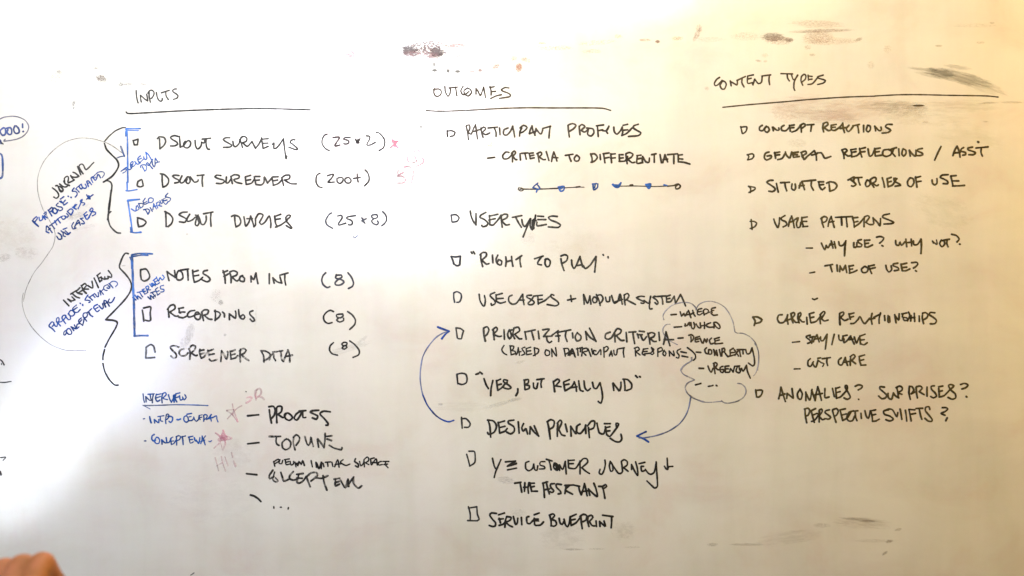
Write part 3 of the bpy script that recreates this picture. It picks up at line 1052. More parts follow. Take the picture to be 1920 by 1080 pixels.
1490,870 1510,920 1525,970
1475,930 1535,935
1620,908 1705,895
1660,905 1670,940 1685,975
1745,905 1720,940 1730,970 1765,970 1780,935 1750,905
@ 1030 190 6
P text_line|k7|3.7|PARTICIPANT PROFILES written first in the middle list
210,270 215,330 225,400
215,265 260,250 300,270 270,310 220,340
335,280 340,330 345,375
335,285 365,260 400,285 360,325 400,345 440,310
420,300 490,310 500,355 470,390 430,370 440,310
540,275 545,330 550,395
530,275 610,265
550,330 600,320
665,290 640,330 655,360
670,280 645,330 600,330
725,290 730,340 760,370 800,330 820,290
820,290 825,350 815,385
830,270 880,258
830,325 880,320
815,385 870,360 930,300
1000,258 950,275 945,300 990,330 1030,355 1000,385 890,395
P text_line|n2|3.7|CRITERIA TO DIFFERENTIATE in small letters under PARTICIPANT PROFILES
465,590 480,640 480,685
465,595 510,590 540,630 510,670 470,685
570,600 575,655
610,590 625,690
605,590 670,580
620,640 670,630
690,590 700,690
690,595 740,590
690,640 740,635
785,600 790,675
785,600 830,600
785,640 830,635
785,675 850,670 880,620
860,600 875,700
860,590 900,575 940,595 920,630 880,650
880,650 930,690 960,685
990,610 985,695 1040,690
985,610 1030,605
985,650 1030,640
1050,620 1045,660 1050,690
1050,620 1085,680 1120,685 1125,640
1150,600 1200,590
1180,600 1180,685
1245,600 1260,690
1300,600 1275,690
1300,600 1330,680
1280,655 1330,650
1330,600 1440,590
1400,595 1400,700
1450,600 1450,680
1450,605 1495,600
1450,645 1500,650
1450,680 1510,685 1580,705
P scale_line|n2|2.4|thin black scale line with end circles
1445,935 1420,960 1425,985 1455,980 1475,955 1450,930 1415,940 | 3.4
1420,945 1200,958 960,952 740,955 | 2.0
1415,945 1330,955 | 3
910,945 935,942 | 4
300,965 345,960 | 3
385,965 200,970 0,980 | 1.6
P scale_marks|b5|3.2|blue triangles and ticks along the scale line
100,965 165,955 160,1000 125,1010 105,970
120,985 150,970
485,930 530,925
490,935 500,995 540,970 545,930
515,935 510,970
715,935 760,960 800,925 | 4
710,935 740,965 780,965 805,915
735,945 785,950 | 5
1085,935 1140,930 1120,980 1090,945 | 3.6
1100,950 1130,950 | 6
1290,940 1325,950 | 3.4
@ 830 330 6
P scale_marks|b5|3.0|blue triangles and ticks along the scale line
1070,80 1020,125 1060,150 1095,140 1060,90
1015,130 1060,145 1055,180 | 3
P scale_line|n2|2.4|thin black scale line with end circles
860,130 850,150 875,168 905,160 900,140 870,150
880,135 905,150 | 3
905,147 1000,148 1150,145 1300,138 | 2.6
1370,135 1500,125 1590,125 | 1.8
P checkbox|v|3.2|
95,440 105,515
95,440 150,435 185,470 160,510 110,518
P text_line|k8|3.6|USER TYPES written second in the middle list
310,395 320,450 345,510 375,550
375,425 375,550
485,410 430,440 420,465 470,490 510,530 490,560 450,570 440,555
525,445 530,500 530,545
530,450 620,430
520,495 590,480
530,548 570,550 640,470 655,440
660,440 660,500 670,575
650,455 690,430 730,435 720,470 660,500
660,500 710,550 750,545
785,465 890,445
820,460 850,520 885,575
890,490 900,540 925,570 960,520 985,480
985,480 950,570 905,685
990,480 985,560 1010,605 1030,540 1045,440
1010,500 1010,600
1020,490 1025,590
1045,445 1030,500 1050,500
1070,450 1135,455
1070,490 1160,490
1060,520 1065,560 1165,545
1290,455 1230,450 1190,465 1215,495 1280,520 1325,550 1300,578 1190,572
P checkbox|v2|3.8|
95,905 115,950 125,990
95,905 150,910 200,903
200,903 195,960 190,1000 160,1010 135,995
P text_line|k8|3.7|"RIGHT TO PLAY" in quote marks in the middle list
320,855 330,870 | 4
345,850 360,875
430,880 430,940 450,1018
420,885 450,860 490,865 490,900 440,945
440,945 490,990 520,985
560,890 565,975
620,890 600,940 620,990 655,1000 665,960 630,940 620,960
710,910 715,960 708,1015
715,965 770,950
775,905 780,960 790,1015
825,940 890,895
870,905 870,960 880,1020
1035,930 1130,900
1115,905 1075,960 1070,990 1110,1000
1160,930 1150,980 1170,1020 1200,1010 1210,960 1180,930 1150,940
1330,930 1340,990 1365,1062
1330,900 1370,885 1405,900 1395,950 1350,980
1450,945 1455,1000 1475,1040 1500,1010 1545,905
1545,905 1560,970 1575,1020
1500,1010 1570,1000 1605,1040 1660,1000 1725,905
1725,905 1720,980 1710,1080
1805,885 1808,890 | 4
1860,910 1862,918 | 4
@ 780 520 6
P checkbox|v2|3.2|
425,180 425,230 435,280
425,175 460,160 505,185 510,230 490,275 460,280
P text_line|k8|3.5|USE CASES + MODULAR SYSTEM in the middle list
710,190 720,260 750,315 770,320 780,260 770,205
885,170 840,190 835,210 885,260 890,295 850,315 845,295
900,195 905,270
900,200 970,180
905,240 980,235
905,270 950,290 1005,275
1080,200 1045,220 1045,270 1080,300 1130,290 1200,190
1200,190 1205,250 1215,305
1170,255 1215,255
1300,200 1250,205 1250,225 1300,250 1330,280 1310,305 1270,305 1260,290 1300,250 1325,210
1330,210 1420,200
1370,210 1375,300
1370,250 1420,245
1385,290 1450,260 1520,200
1550,200 1520,190 1520,220 1590,270 1605,300 1570,320 1475,305
1705,255 1795,238
1740,205 1750,270
P checkbox|k9|3.3|
450,570 465,680
450,568 500,575 535,600
535,600 520,650 510,690 475,688
P text_line|k8|3.6|PRIORITIZATION CRITERIA in the middle list
760,580 765,650 780,715 | 4.4
760,570 800,555 820,590 800,640 775,660
870,600 875,650 880,700 | 4
860,590 900,560 915,590 870,640
870,640 930,665 960,660
990,590 995,695
1050,590 1030,640 1050,690 1075,660 1060,600 1080,590 | 4
1100,580 1090,640 1110,690
1100,570 1150,560 1165,600 1110,640
1110,640 1160,690 1190,690
1225,610 1240,695
1225,615 1340,590
1300,605 1325,700
1375,605 1385,690
1425,590 1500,580 1470,620 1435,665
1435,665 1530,660
1470,665 1475,710 1500,735 1525,720
1530,650 1600,600
1590,610 1605,680 1605,720
1570,660 1620,655
1610,615 1740,590
1690,600 1680,660 1700,720
1760,625 1765,680
1815,620 1790,670 1810,715 1850,700 1855,660 1815,625
P text_line|k5|3.3|small line (BASED ON PARTICIPANT RESPONSE)
990,765 965,810 985,850 1020,870
1060,775 1070,870
1055,770 1100,775 1090,810 1065,820 1110,830 1120,855 1070,870
1150,790 1140,850 1125,870
1150,790 1165,875
1140,840 1180,835
1225,785 1190,800 1210,830 1225,860 1190,875
1240,800 1245,870
1240,800 1290,785
1245,830 1290,825
1245,870 1300,860
1330,790 1340,880
1330,790 1380,810 1370,850 1320,880
1460,815 1450,850 1465,880 1500,870 1500,830 1465,815
1525,805 1530,890
1525,805 1580,885 1570,790
1665,800 1680,885
1660,800 1710,800 1720,840 1680,865
1760,820 1730,880
1760,820 1785,890
1740,860 1780,855
P curved_arrow|b7|3.0|blue curved arrow from DESIGN PRINCIPLES up to PRIORITIZATION CRITERIA
245,558 300,580 372,605 | 4
372,605 330,640 290,690 | 3.8
P arrow_shaft|b9|2.6|pale curved shaft of the long blue arrow
350,612 300,628 220,680 130,790 75,900 50,1050 48,1150 62,1260 80,1330
P arrow_shaft|b7|3.0|dark lower end of the long blue arrow
76,1320 130,1440 215,1545 290,1598 365,1624 425,1608
@ 1060 530 7.5
P text_line|k8|3.5|USE CASES + MODULAR SYSTEM in the middle list
255,165 265,300
260,170 310,290 345,190
345,185 360,300
400,200 380,240 400,280 440,270 440,220 410,200
435,165 470,240 490,320 | 3.2
440,180 500,170 530,220 510,270 480,290
565,205 580,265 620,260 625,200
650,180 670,250 690,290 730,270
770,165 760,230
740,250 770,160 800,300
700,270 800,235
830,170 830,240 840,310
825,175 870,150 895,180 870,230 835,250
860,240 985,305
1110,195 1060,190 1000,210 1050,240 1110,270 1100,290 1065,285
1105,250 1150,280 1175,290 1200,190
1190,270 1180,330 1190,370 1220,365
1260,190 1230,205 1280,240 1305,280 1290,305 1260,280
1270,195 1420,185
1350,190 1365,240 1370,300
1420,190 1425,270
1425,190 1475,175
1425,230 1470,220
1425,270 1480,265 1530,190
1530,190 1550,290
1550,290 1620,165
1620,165 1655,240 1690,325
P text_line|k8|3.8|PRIORITIZATION CRITERIA in the middle list
@ 1060 530 7.5
340,640 380,720 430,825
285,685 300,800
285,690 350,770 430,820
630,695 570,720 560,775 600,795 650,770 690,700
690,700 695,760 700,830
690,700 730,645 785,665 770,710 700,750
720,750 780,810 825,810
855,700 865,830
895,695 990,690
950,700 960,780 975,855
1040,680 1110,688
1010,720 1030,775
1030,730 1080,730
1060,735 1080,790 1100,810 1140,760
1160,710 1180,790 1190,860
1165,720 1210,700 1260,720 1240,760 1190,780
1190,780 1240,825 1275,825
1315,700 1325,810
1415,690 1400,780 1380,865
1415,695 1440,780 1470,885
1390,800 1520,800
P text_line|k5|3.4|small line (BASED ON PARTICIPANT RESPONSE)
100,930 120,980 140,1045
40,1020 90,930
170,920 180,1020
155,930 240,910
215,920 210,970
240,930 230,1030
245,930 300,920 310,960 250,975 290,1020
320,930 360,1035
370,930 385,1000
430,960 400,950 400,1000 440,1010 490,940
500,950 500,1010
540,910 545,1045
540,920 580,895 605,920 580,960 545,975
645,960 620,1030
645,960 660,1030
620,1010 660,1000
680,950 690,1010 720,1010 730,940
740,930 830,915
820,930 815,980 825,1045
980,920 985,975 990,1030
970,920 1020,905 1040,940 990,970
990,970 1050,1015
1100,930 1080,1000 1120,1020
1095,935 1160,925
1090,970 1150,965
1110,1000 1200,990
1210,910 1230,960 1245,990 1220,1010 1200,990 1245,940 1210,915
1300,940 1300,1035
1300,930 1350,910 1365,950 1310,975
1390,950 1370,1000 1400,1030 1415,990 1395,960
1460,960 1465,1030
1460,960 1530,1030 1520,960
1620,930 1580,950 1570,980 1600,1020 1590,1060 1560,1050 | 3.2
1625,970 1700,985 | 4
1640,1030 1720,1045 | 4
1715,912 1780,960 1825,1010 1830,1060 1800,1090 | 3.6
@ 1190 550 7.5
P note|n2|3.8|small list WHERE MUTED DEVICE COMPLEXITY URGENCY inside the cloud
510,300 585,295
640,260 660,320 690,280 710,320 740,260
755,240 770,280 790,340
735,300 800,290
815,240 830,290 850,320
790,290 830,270
555,475 660,468
710,430 710,460
705,455 740,450 765,405 775,450
790,410 800,480 825,500 845,460 830,410
@ 1300 570 11.375
180,95 105,115 85,170 90,220 140,230 190,195 | 3.4
110,165 170,155 | 3.2
215,160 230,235 | 3.4
205,150 250,105 300,115 325,150 295,195 240,215 | 3.4
325,180 370,165 | 2.8
470,75 400,90 385,130 400,180 | 3.6
390,140 435,135 | 3
380,200 430,240 510,230 | 3.8
60,425 90,480 130,510 160,500 | 3.6
145,400 150,460 | 3.6
150,470 250,450 | 3.2
235,390 240,450 235,520 | 3.6
365,400 290,430 280,470 340,495 425,490 | 3.8
435,400 440,460 440,510 | 3.6
440,390 490,390 550,440 570,500 540,525 480,480 450,430 | 3.6
@ 1190 550 7.5
610,630 680,625
760,590 800,580 830,610 820,650 790,680
790,610 795,670
855,620 850,680 900,675
860,620 910,605
855,650 900,640
920,630 940,680 960,700 980,640
990,650 1010,690 1020,640
1080,630 1050,660 1070,710 1110,700
1120,640 1190,620
1125,640 1130,700
1130,670 1190,655
1130,710 1200,705 1235,700
865,825 930,830
1010,765 985,790 1000,840 1040,850
1040,790 1040,850 1080,850 1080,800 1050,790
1110,790 1125,870
1110,790 1165,880 1150,800
1190,790 1210,880
1230,780 1225,880
1225,780 1260,770 1265,810 1230,830
1265,830 1310,890 1330,880
1340,800 1345,880
1340,800 1385,770
1345,835 1400,830
1350,880 1410,860
1400,790 1460,880
1465,790 1410,870
1470,790 1490,885
1440,790 1540,790
1520,800 1525,850
1560,790 1580,850 1620,840 1650,765
1650,770 1680,900 1685,990 1660,1020 1600,980
905,1050 970,1055
P cloud|b8|2.1|pale blue cloud outline round the small list
410,370 400,310 440,240 520,170 620,135 720,125 800,145 850,190 870,230 | 2.4
860,230 900,160 980,118 1080,112 1180,140 1270,200 1340,300 1385,410 1410,540
1410,540 1440,558 1520,562 1620,610 1700,700 1740,820 1745,950 1730,1080
495,432 440,440 400,490 400,550 440,620 520,680 600,720
795,905 800,945 730,990 680,1030 650,1080 | 3.2
@ 780 670 6
P checkbox|k9|3.5|
460,190 470,295
460,190 510,178 560,190 575,240 565,285 520,305 480,295
P text_line|k5|3.8|"YES, BUT REALLY NO" in quote marks in the middle list
675,190 705,180 | 4
720,165 745,185 | 4
765,240 790,310 815,350
865,260 845,350 840,430
905,260 920,370
905,265 950,245
915,310 960,300
920,370 960,345 1000,300
1030,260 990,250 985,275 1040,310 1070,340 1040,355 985,340 990,310 1025,280
1145,355 1145,390 1125,428 | 4.4
1220,260 1225,360
1215,255 1265,250 1260,290 1230,305 1275,320 1270,350 1230,362
1320,290 1325,340 1355,350 1370,290
1360,250 1440,240
1415,250 1405,295 1410,335
@ 1000 670 6
225,270 240,385 | 4.2
225,275 270,245 295,265 250,320
250,320 310,330
340,280 355,375
345,275 405,250
350,310 400,300
360,375 430,330 460,280
460,275 480,330 485,380
430,340 490,330
510,265 520,340 530,370 560,380
570,265 580,340 610,375 640,350
665,280 680,340 710,350 750,285
750,285 770,370 778,450 760,515 730,495
895,290 905,370
900,290 960,370 970,375 985,330 985,280
1020,245 1030,320 1030,370
1010,245 1060,250 1105,300 1100,350 1050,372
1150,205 1170,225 | 4
1195,215 1203,220 | 4
P checkbox|k9|3.4|
@ 780 670 6
512,675 515,730 520,795
515,690 565,690 610,745 590,785 545,785
P text_line|k5|3.9|DESIGN PRINCIPLES in the middle list
810,705 830,770 840,895
805,705 870,715 905,770 880,840 820,865 805,845
925,730 935,790 940,850
925,735 995,715
935,790 1000,775
945,850 1000,830 1025,800
1100,705 1040,715 1040,740 1100,780 1105,830 1065,860 1020,840
1150,725 1155,780 1160,850
1210,745 1190,790 1205,830 1235,800 1240,810 1255,860
1285,780 1280,860
1285,780 1330,840 1380,885
1380,885 1360,840 1330,770
@ 1000 670 6
160,730 175,800 190,915 | 4.4
155,725 195,700 235,720 225,780 180,810
275,750 270,820 270,885 | 4
270,740 300,705 320,730 285,810
285,810 320,870 355,880
360,750 380,835
420,780 425,885
420,775 470,850 480,860 490,780
525,750 485,780 490,840 530,855 575,800 590,760
585,765 590,830 590,855
620,790 630,900
610,770 650,720 690,720 680,790 640,810
715,740 730,810 745,850 790,860 810,800
800,745 865,745
810,780 825,870
815,790 860,780
820,830 860,825
830,870 860,890 940,790
940,790 960,750 930,740 935,790
865,910 920,945 970,950 995,915 985,865
P curved_arrow|b9|2.8|grey blue curved arrow pointing at DESIGN PRINCIPLES
1770,450 1750,560 1710,660 1640,750 1520,830 1380,880 1240,905 1190,905
P arrow_head|b7|3.8|blue head of the arrow pointing at DESIGN PRINCIPLES
1268,835 1215,860 1165,885
1165,885 1240,915 1295,950
P cloud|g3|2.6|pale blue cloud outline round the small list
1785,0 1775,40 1700,90 1660,140 1690,190 1760,225 1810,250
1810,255 1740,285 1708,340 1740,410 1820,465 1920,500
P note|n2|3.8|small list WHERE MUTED DEVICE COMPLEXITY URGENCY inside the cloud
1825,310 1885,293
@ 1200 640 7.5
P note|n2|3.8|small list WHERE MUTED DEVICE COMPLEXITY URGENCY inside the cloud
830,380 895,380
955,345 975,400 1000,435 1025,380
1040,320 1045,380 1055,450 | 4
1030,310 1060,298 1085,320 1060,370
1060,370 1100,400 1130,390
1165,350 1125,370 1130,420 1160,440 1185,400 1150,395
1195,350 1200,435
1195,350 1250,345
1200,385 1240,385
1205,435 1260,430 1270,380 1310,430
1310,430 1330,350
1330,350 1400,345
1370,350 1350,420 1400,440 1420,380
1390,350 1400,400
1430,380 1450,420 1495,340
1497,335 1510,420 1550,515
780,610 855,590
962,632 985,628 | 4.2
1008,625 1025,618 | 4
1072,618 1080,624 | 4.2
P cloud|b8|2.1|pale blue cloud outline round the small list
1610,30 1645,90 1668,180 1660,320 1630,440 1595,485 | 1.5
1375,590 1430,600 1480,650 1490,720 1450,790 1370,840 1250,868 1180,860 1145,835 | 2.6
1145,842 1080,848 980,856 880,850 800,820 720,785 650,710
P checkbox|n3|3.3|
1625,680 1630,740 1640,780
1625,688 1680,685 1720,695 1705,750 1665,782 1640,778
@ 860 830 6
P checkbox|k9|3.2|
90,130 110,200 125,262
115,95 175,98 185,140 182,220 130,260
P text_line|k5|3.5|YZ CUSTOMER JOURNEY + in the middle list
380,175 400,260 415,290
475,190 440,270 415,330 400,390
525,215 640,205
640,205 545,265 650,230
575,260 650,235
550,305 650,285
790,210 755,225 755,290 790,315 830,290 845,240
845,250 855,300 880,310 890,260
970,212 920,215 915,250 960,265 970,290 910,295 | 3
985,185 1050,205
1015,195 1030,250 1040,305
1075,230 1070,280 1110,310 1110,250 1085,230 | 4
1085,240 1105,300
1130,250 1135,310
1135,250 1170,300 1200,210
1200,210 1205,280 1210,350
1230,195 1235,250 1235,275
1235,200 1300,195
1240,235 1290,235
1240,285 1310,290 1350,240 1365,210
1365,205 1365,280 1365,350
1365,220 1400,180 1440,180 1450,220 1385,280
1385,280 1430,320 1470,345
@ 1020 830 6
685,195 690,240 675,310 650,355 620,340 630,300
745,215 735,260 750,320 775,310 770,250 745,210
745,210 790,280 840,345 880,330 875,260
870,215 880,270 885,320
870,210 900,190 935,210 935,250 895,280
895,280 945,320
985,250 985,300
985,245 1020,320 1055,370 1050,290 1030,215
1070,235 1135,220
1095,265 1120,265
1090,270 1100,320 1140,310
1140,300 1170,340 1200,355 1240,330 1262,220
1262,215 1268,320 1275,430 1275,490 1245,510 1205,475 1158,430
1385,175 1392,300
1355,265 1380,300 1400,275
1400,268 1448,266
@ 860 830 6
P text_line|k5|3.9|THE ASSISTANT, under the customer journey line
630,455 700,445
690,445 700,500 710,555
745,450 740,545
730,500 780,500 | 3.4
790,450 780,510 785,565
800,450 820,545
800,455 850,455
810,500 850,490
820,545 885,545
950,460 960,540 965,615
945,455 1000,440
985,440 1000,510 1020,575
960,530 1020,520
1075,460 1035,465 1035,500 1070,540 1050,560 1030,550
1155,470 1100,465 1100,500 1140,540 1150,570 1120,575
1210,490 1195,570
1195,480 1290,475
1250,480 1200,530 1280,578
1290,475 1360,490
1350,490 1360,540 1380,585
1380,585 1400,520 1415,460
1415,460 1430,520 1445,595
1385,550 1450,540 | 3.4
1460,530 1475,590
1460,520 1510,570 1560,605 1545,520 1520,455
@ 1020 830 6
615,490 660,490 690,470 705,490 680,510
655,490 670,540 685,625
@ 860 830 6
P checkbox|k9|3.2|
110,720 130,800 130,870
110,735 205,720
205,720 210,800 230,860 210,875
100,875 210,878
P text_line|k5|3.9|SERVICE BLUEPRINT, last line of the middle list
425,795 370,790 350,815 380,860 415,900 410,935 380,942 345,930
450,810 515,790
455,850 470,900
450,860 500,855
455,930 500,915 530,880
540,830 525,880 520,950
540,830 590,840 580,870 530,895
530,895 570,930 605,945
615,830 640,920 660,900 665,850
705,840 710,920
790,830 765,840 770,900 800,910 840,870
850,810 905,790
850,850 855,920 870,930
850,860 895,860
860,880 900,880 | 3
870,930 920,925 955,890
1025,820 1040,880 1040,935
1020,815 1060,800 1080,820 1050,860 1090,880 1100,920 1070,940 1040,930
1130,850 1140,900 1165,920 1180,890
1185,860 1200,920 1225,945 1245,900 1255,830
1255,830 1265,930
1265,830 1320,805
1265,870 1310,860
1265,930 1320,900 1360,850
1375,840 1380,900 1390,965
1365,830 1400,805 1440,820 1430,870 1390,890
1455,830 1450,880 1465,940
1455,830 1490,815 1510,840 1470,885
1470,885 1500,930 1530,935
1545,880 1550,940
1585,885 1590,940
1585,885 1640,935 1650,940 1635,880
1620,815 1735,830
1720,830 1720,900 1715,955
@ 1320 120 6
P heading|n|3.2|heading CONTENT TYPES over the right list
175,150 140,175 115,220 130,245 160,230 195,195
210,190 180,240 200,280 230,280 250,230 235,200 200,185
295,190 305,245
295,195 330,215 370,235 375,195 370,185
370,185 465,140
430,155 425,210 450,258
490,140 490,215 545,210
490,135 555,122
490,170 530,160
545,210 550,232
570,170 550,235
570,170 610,220 645,205 655,135
650,135 750,122
735,125 730,180 738,232
865,108 995,112
935,115 940,160 960,190
985,125 1000,170 1020,175 1055,125
1050,125 1015,200 1010,270 1020,295
1095,140 1090,190 1110,238
1095,140 1125,115 1145,130 1140,170 1105,200
1170,125 1175,180
1175,135 1215,140
1175,175 1215,170
1170,230 1220,220 1280,150
1340,125 1275,145 1290,160 1365,185 1340,215 1280,230
P underline|n|2.7|thin dark rule under CONTENT TYPES
212,487 500,458 900,425 1200,398 1600,372 1920,362 | 2.7
@ 1560 150 6
480,180 750,166 1000,165 1300,172 1600,176 1750,180 1868,192 | 2.6
@ 1320 120 6
P checkbox|n3|3.2|
412,705 430,780
412,710 480,708 470,760 440,782
P text_line|n3|3.8|CONCEPT REACTIONS in the right list
655,690 625,710 625,745 660,750 690,710
700,700 680,745 710,770 735,740 720,710 700,705
770,710 780,750
775,710 820,745 845,740 840,720
900,690 870,710 875,745 920,750 960,710
960,690 970,755
960,695 1015,685
965,720 1010,715
990,765 1040,745 1080,700
1090,690 1095,765
1080,690 1120,670 1140,690 1100,725
1160,685 1235,680
1210,685 1200,755
1345,670 1335,710 1345,762
1340,670 1380,655 1395,680 1350,715
1350,715 1400,750 1430,740
1430,690 1435,740 1470,748
1430,690 1485,680
1430,715 1475,710
1470,748 1520,715 1560,670
1560,665 1565,720 1580,770
1530,725 1590,715
@ 1560 150 6
190,510 160,545 180,580 210,560 240,515
235,515 305,500
285,505 295,550 300,592
355,510 355,582
400,510 385,560 405,585 430,560 430,520 405,510
480,520 490,570
480,520 530,570 555,560 550,530
675,500 620,500 600,525 640,550 660,565 630,590 565,597
P checkbox|n3|3.2|
@ 1380 260 6
125,180 145,200 130,238
125,180 185,170 200,195 180,225 135,238
P text_line|n3|3.8|GENERAL REFLECTIONS / ASST in the right list
370,150 330,165 318,215 345,240 395,215 395,190 350,195
435,155 445,220
430,160 490,150
440,185 490,180
470,235 520,220 555,160
555,150 570,190 605,215 625,150
635,155 645,205
630,160 700,150
640,180 690,180
650,210 710,200
735,155 745,205
730,155 780,140 790,165 750,190
750,190 765,235 800,200 880,135
880,135 900,180 905,240
850,185 910,170
915,160 960,160 980,190 1000,220 1065,200
1190,125 1210,170 1215,222
1190,125 1230,115 1250,135 1215,165
1215,165 1260,195 1285,190
1290,125 1300,170 1300,205
1290,125 1350,115
1300,155 1350,145
1300,205 1360,190 1400,150
1390,110 1400,160 1415,205
1395,115 1455,100
1400,150 1450,145
1485,115 1500,195 1530,185 1560,120
1560,110 1565,190
1565,115 1620,105
1565,150 1610,145
1570,195 1640,185
1720,120 1660,130 1650,180 1690,200 1740,180 1750,140 1720,125
1740,120 1805,100
1775,110 1760,160 1790,198
1830,115 1835,190
@ 1560 150 6
795,780 785,830 805,855 830,830 830,790 800,775
870,790 880,855
870,790 910,840 940,855 945,790
1015,770 965,780 965,800 1010,820 1020,840 990,850 945,850
1225,750 1190,820 1155,900
1405,745 1380,790 1360,850 | 4
1405,745 1430,800 1440,865 | 4
1375,820 1440,815 | 4
1480,760 1455,775 1450,800 1500,815 1500,840 1470,845
1580,755 1530,765 1530,785 1590,805 1615,820 1590,840 1540,840
1620,765 1755,752
1680,765 1675,810 1690,855
1640,695 1648,700 | 4.4
@ 1380 260 6
P checkbox|n3|3.2|
140,535 165,560 160,605
140,535 215,550 205,575 145,605
P text_line|n3|3.8|SITUATED STORIES OF USE in the right list
415,468 375,470 345,490 380,515 430,550 440,575 410,595 370,590
455,505 465,560 475,600
500,495 600,490
550,500 555,540 570,585
630,510 625,560 655,580 670,550 665,510
710,555 725,500 745,490
745,490 760,540 770,572
710,530 765,525
740,480 895,465
850,475 845,530 870,578
930,485 940,540 970,575 1000,550
925,485 985,485
940,520 985,515
1045,490 1050,540 1055,590
1020,500 1050,485 1110,495 1135,530 1110,570 1060,590
1260,465 1330,430 1320,480 1350,515 1320,535 1300,530 | 4
1290,460 1330,490 | 4
1330,440 1415,435
1375,440 1380,480 1395,520
1470,470 1455,510 1470,540 1505,520 1505,480 1475,465
1510,460 1520,500 1550,545
1510,460 1550,435 1575,445 1570,480 1535,500
1535,500 1580,530 1600,520
1645,440 1660,490 1670,545
1700,450 1710,540
1700,450 1745,435
1705,490 1745,480
1710,540 1760,520 1800,460
1810,450 1775,445 1785,480 1840,510 1855,525 1820,530 1790,535
@ 1560 310 6
880,140 850,180 855,225 890,240 920,200 915,155 880,140
940,130 955,245
935,140 995,125
950,185 1000,178
1125,165 1130,200 1155,220 1180,200 1180,150
1305,105 1240,110 1215,135 1260,155 1300,180 1300,205 1250,205
1335,120 1350,180 1360,230
1335,120 1395,115
1350,175 1425,175
1355,232 1430,230 1490,225
P checkbox|n3|3.2|
@ 1380 260 6
170,910 175,960 180,1020
160,930 200,930 232,950 210,990 160,1010
P text_line|n3|3.6|USAGE PATTERNS in the right list
425,905 440,950 470,1000 485,950 490,890
550,865 510,890 515,915 560,935 570,970 530,992
625,870 600,930 590,985
625,870 640,920 655,1000
600,940 650,925
660,910 700,890 680,950 690,1000 720,990 730,940
740,885 740,930 760,990
740,890 800,880
745,930 795,930
750,990 805,985
960,890 970,950 985,995
955,900 990,875 1025,890 1010,930 970,945
1070,880 1045,930 1035,985
1070,875 1085,930 1105,998
1045,940 1100,930
1120,885 1310,875
1185,890 1190,970 | 4.2
1240,890 1250,990
1310,890 1325,940 1330,995
1320,890 1370,885
1325,940 1370,930
1335,990 1390,950 1440,890
1445,880 1440,930 1440,990
1445,880 1480,865 1500,885 1460,940
1460,940 1500,965 1540,965
1540,890 1550,950
1545,895 1590,940 1620,980 1625,900
1725,845 1660,860 1650,885 1710,910 1775,940 1750,955 1665,960
@ 1390 430 6
P bullet_dash|n3|3.0|
730,210 800,210
P text_line|n3|3.7|WHY USE? WHY NOT? in small letters in the right list
900,155 920,200 940,230 955,180
955,180 975,210 1000,160
1010,130 1020,160 1030,210
1000,175 1050,165
1045,140 1060,210
1095,140 1105,180 1140,180 1175,130
1175,130 1165,200 1160,295 | 4.2
1265,150 1265,200 1295,195 1300,150 | 4
1350,115 1310,125 1320,150 1355,170 1345,195 1310,195
1385,120 1390,195
1385,125 1445,120
1390,160 1430,155
1390,195 1420,200 1475,175
1520,88 1560,80 1602,95 1585,130 1555,155
1582,182 1592,188 | 4
@ 1560 310 6
715,845 720,890 750,900 765,860 780,900 820,860
830,830 840,915
830,870 890,865
890,830 895,905
915,850 920,890 960,890 1000,830
1000,830 1005,900 1000,990 | 4.2
1130,850 1140,875 | 3
1130,855 1180,890 1175,840 | 3
1230,840 1210,880 1235,915 1265,890 1260,850 1230,845
1240,845 1320,830
1295,840 1290,880 1305,915
1345,775 1400,790 1430,830 1405,862
1434,885 1440,888 | 3.6
P bullet_dash|n3|3.2|
@ 1390 430 6
770,490 825,480
P text_line|n3|3.7|TIME OF USE? in small letters in the right list
940,410 1025,395
1000,405 1010,440 1020,475
1075,400 1080,470
1110,420 1105,475
1110,410 1140,460 1170,405
1170,405 1185,485
1210,410 1220,490
1210,415 1260,405
1215,450 1250,445
1215,492 1260,480 1300,460
1380,420 1350,450 1365,485 1410,480 1425,440 1390,415
1430,410 1445,450 1465,495
1430,415 1495,400
1440,445 1505,430
1625,405 1635,450 1660,480 1690,455 1685,410
1760,380 1710,390 1710,410 1760,430 1770,455 1720,465
1795,390 1810,465
1795,395 1860,380
1800,430 1860,425
1810,465 1850,465 1895,445
1915,375 1970,370 1985,390 1960,420 1935,435
1960,465 1968,470 | 4
P bullet_dash|n3|3.2|
800,780 820,790 855,775
P checkbox|n3|3.4|
@ 1400 570 6
70,150 95,190 85,240 | 4
70,145 120,145 170,175 150,205 90,220 | 4
P text_line|n3|3.7|CARRIER RELATIONSHIPS in the right list
400,120 360,125 345,170 370,210 415,205 440,170
460,120 455,160 465,225
460,125 440,190
440,185 490,170
500,110 505,170 520,210
495,110 530,95 540,120 510,160
510,160 550,205 575,205
580,110 575,160 590,210
580,110 605,95 610,120 585,160
585,160 625,200 645,200
675,150 680,225
705,110 720,205
705,110 755,95
715,155 755,145
725,210 780,195 820,150
830,120 825,180 830,220
825,120 865,82 880,100 840,160
840,160 870,190 915,180
1045,110 1045,170 1050,232 | 4.2
1045,105 1085,88 1090,115 1055,150
1055,150 1100,185 1140,170
1150,110 1165,170
1150,115 1205,100
1160,150 1200,140
1170,220 1210,215 1255,170
1255,170 1275,140 1300,190 1330,220 1380,160
1410,105 1400,160 1410,225
1370,175 1440,160
1430,150 1505,110
1505,100 1490,160 1490,215
1550,130 1555,185
1590,130 1590,200 1610,200 1605,140
1665,120 1680,210
1670,130 1710,180 1715,110
@ 1600 560 6
545,170 600,160
560,170 550,205 600,215 610,240 575,245 560,225 | 3.4
620,150 635,190 610,250 | 3.4
650,190 645,250
685,165 690,255
640,215 690,210
740,195 742,255
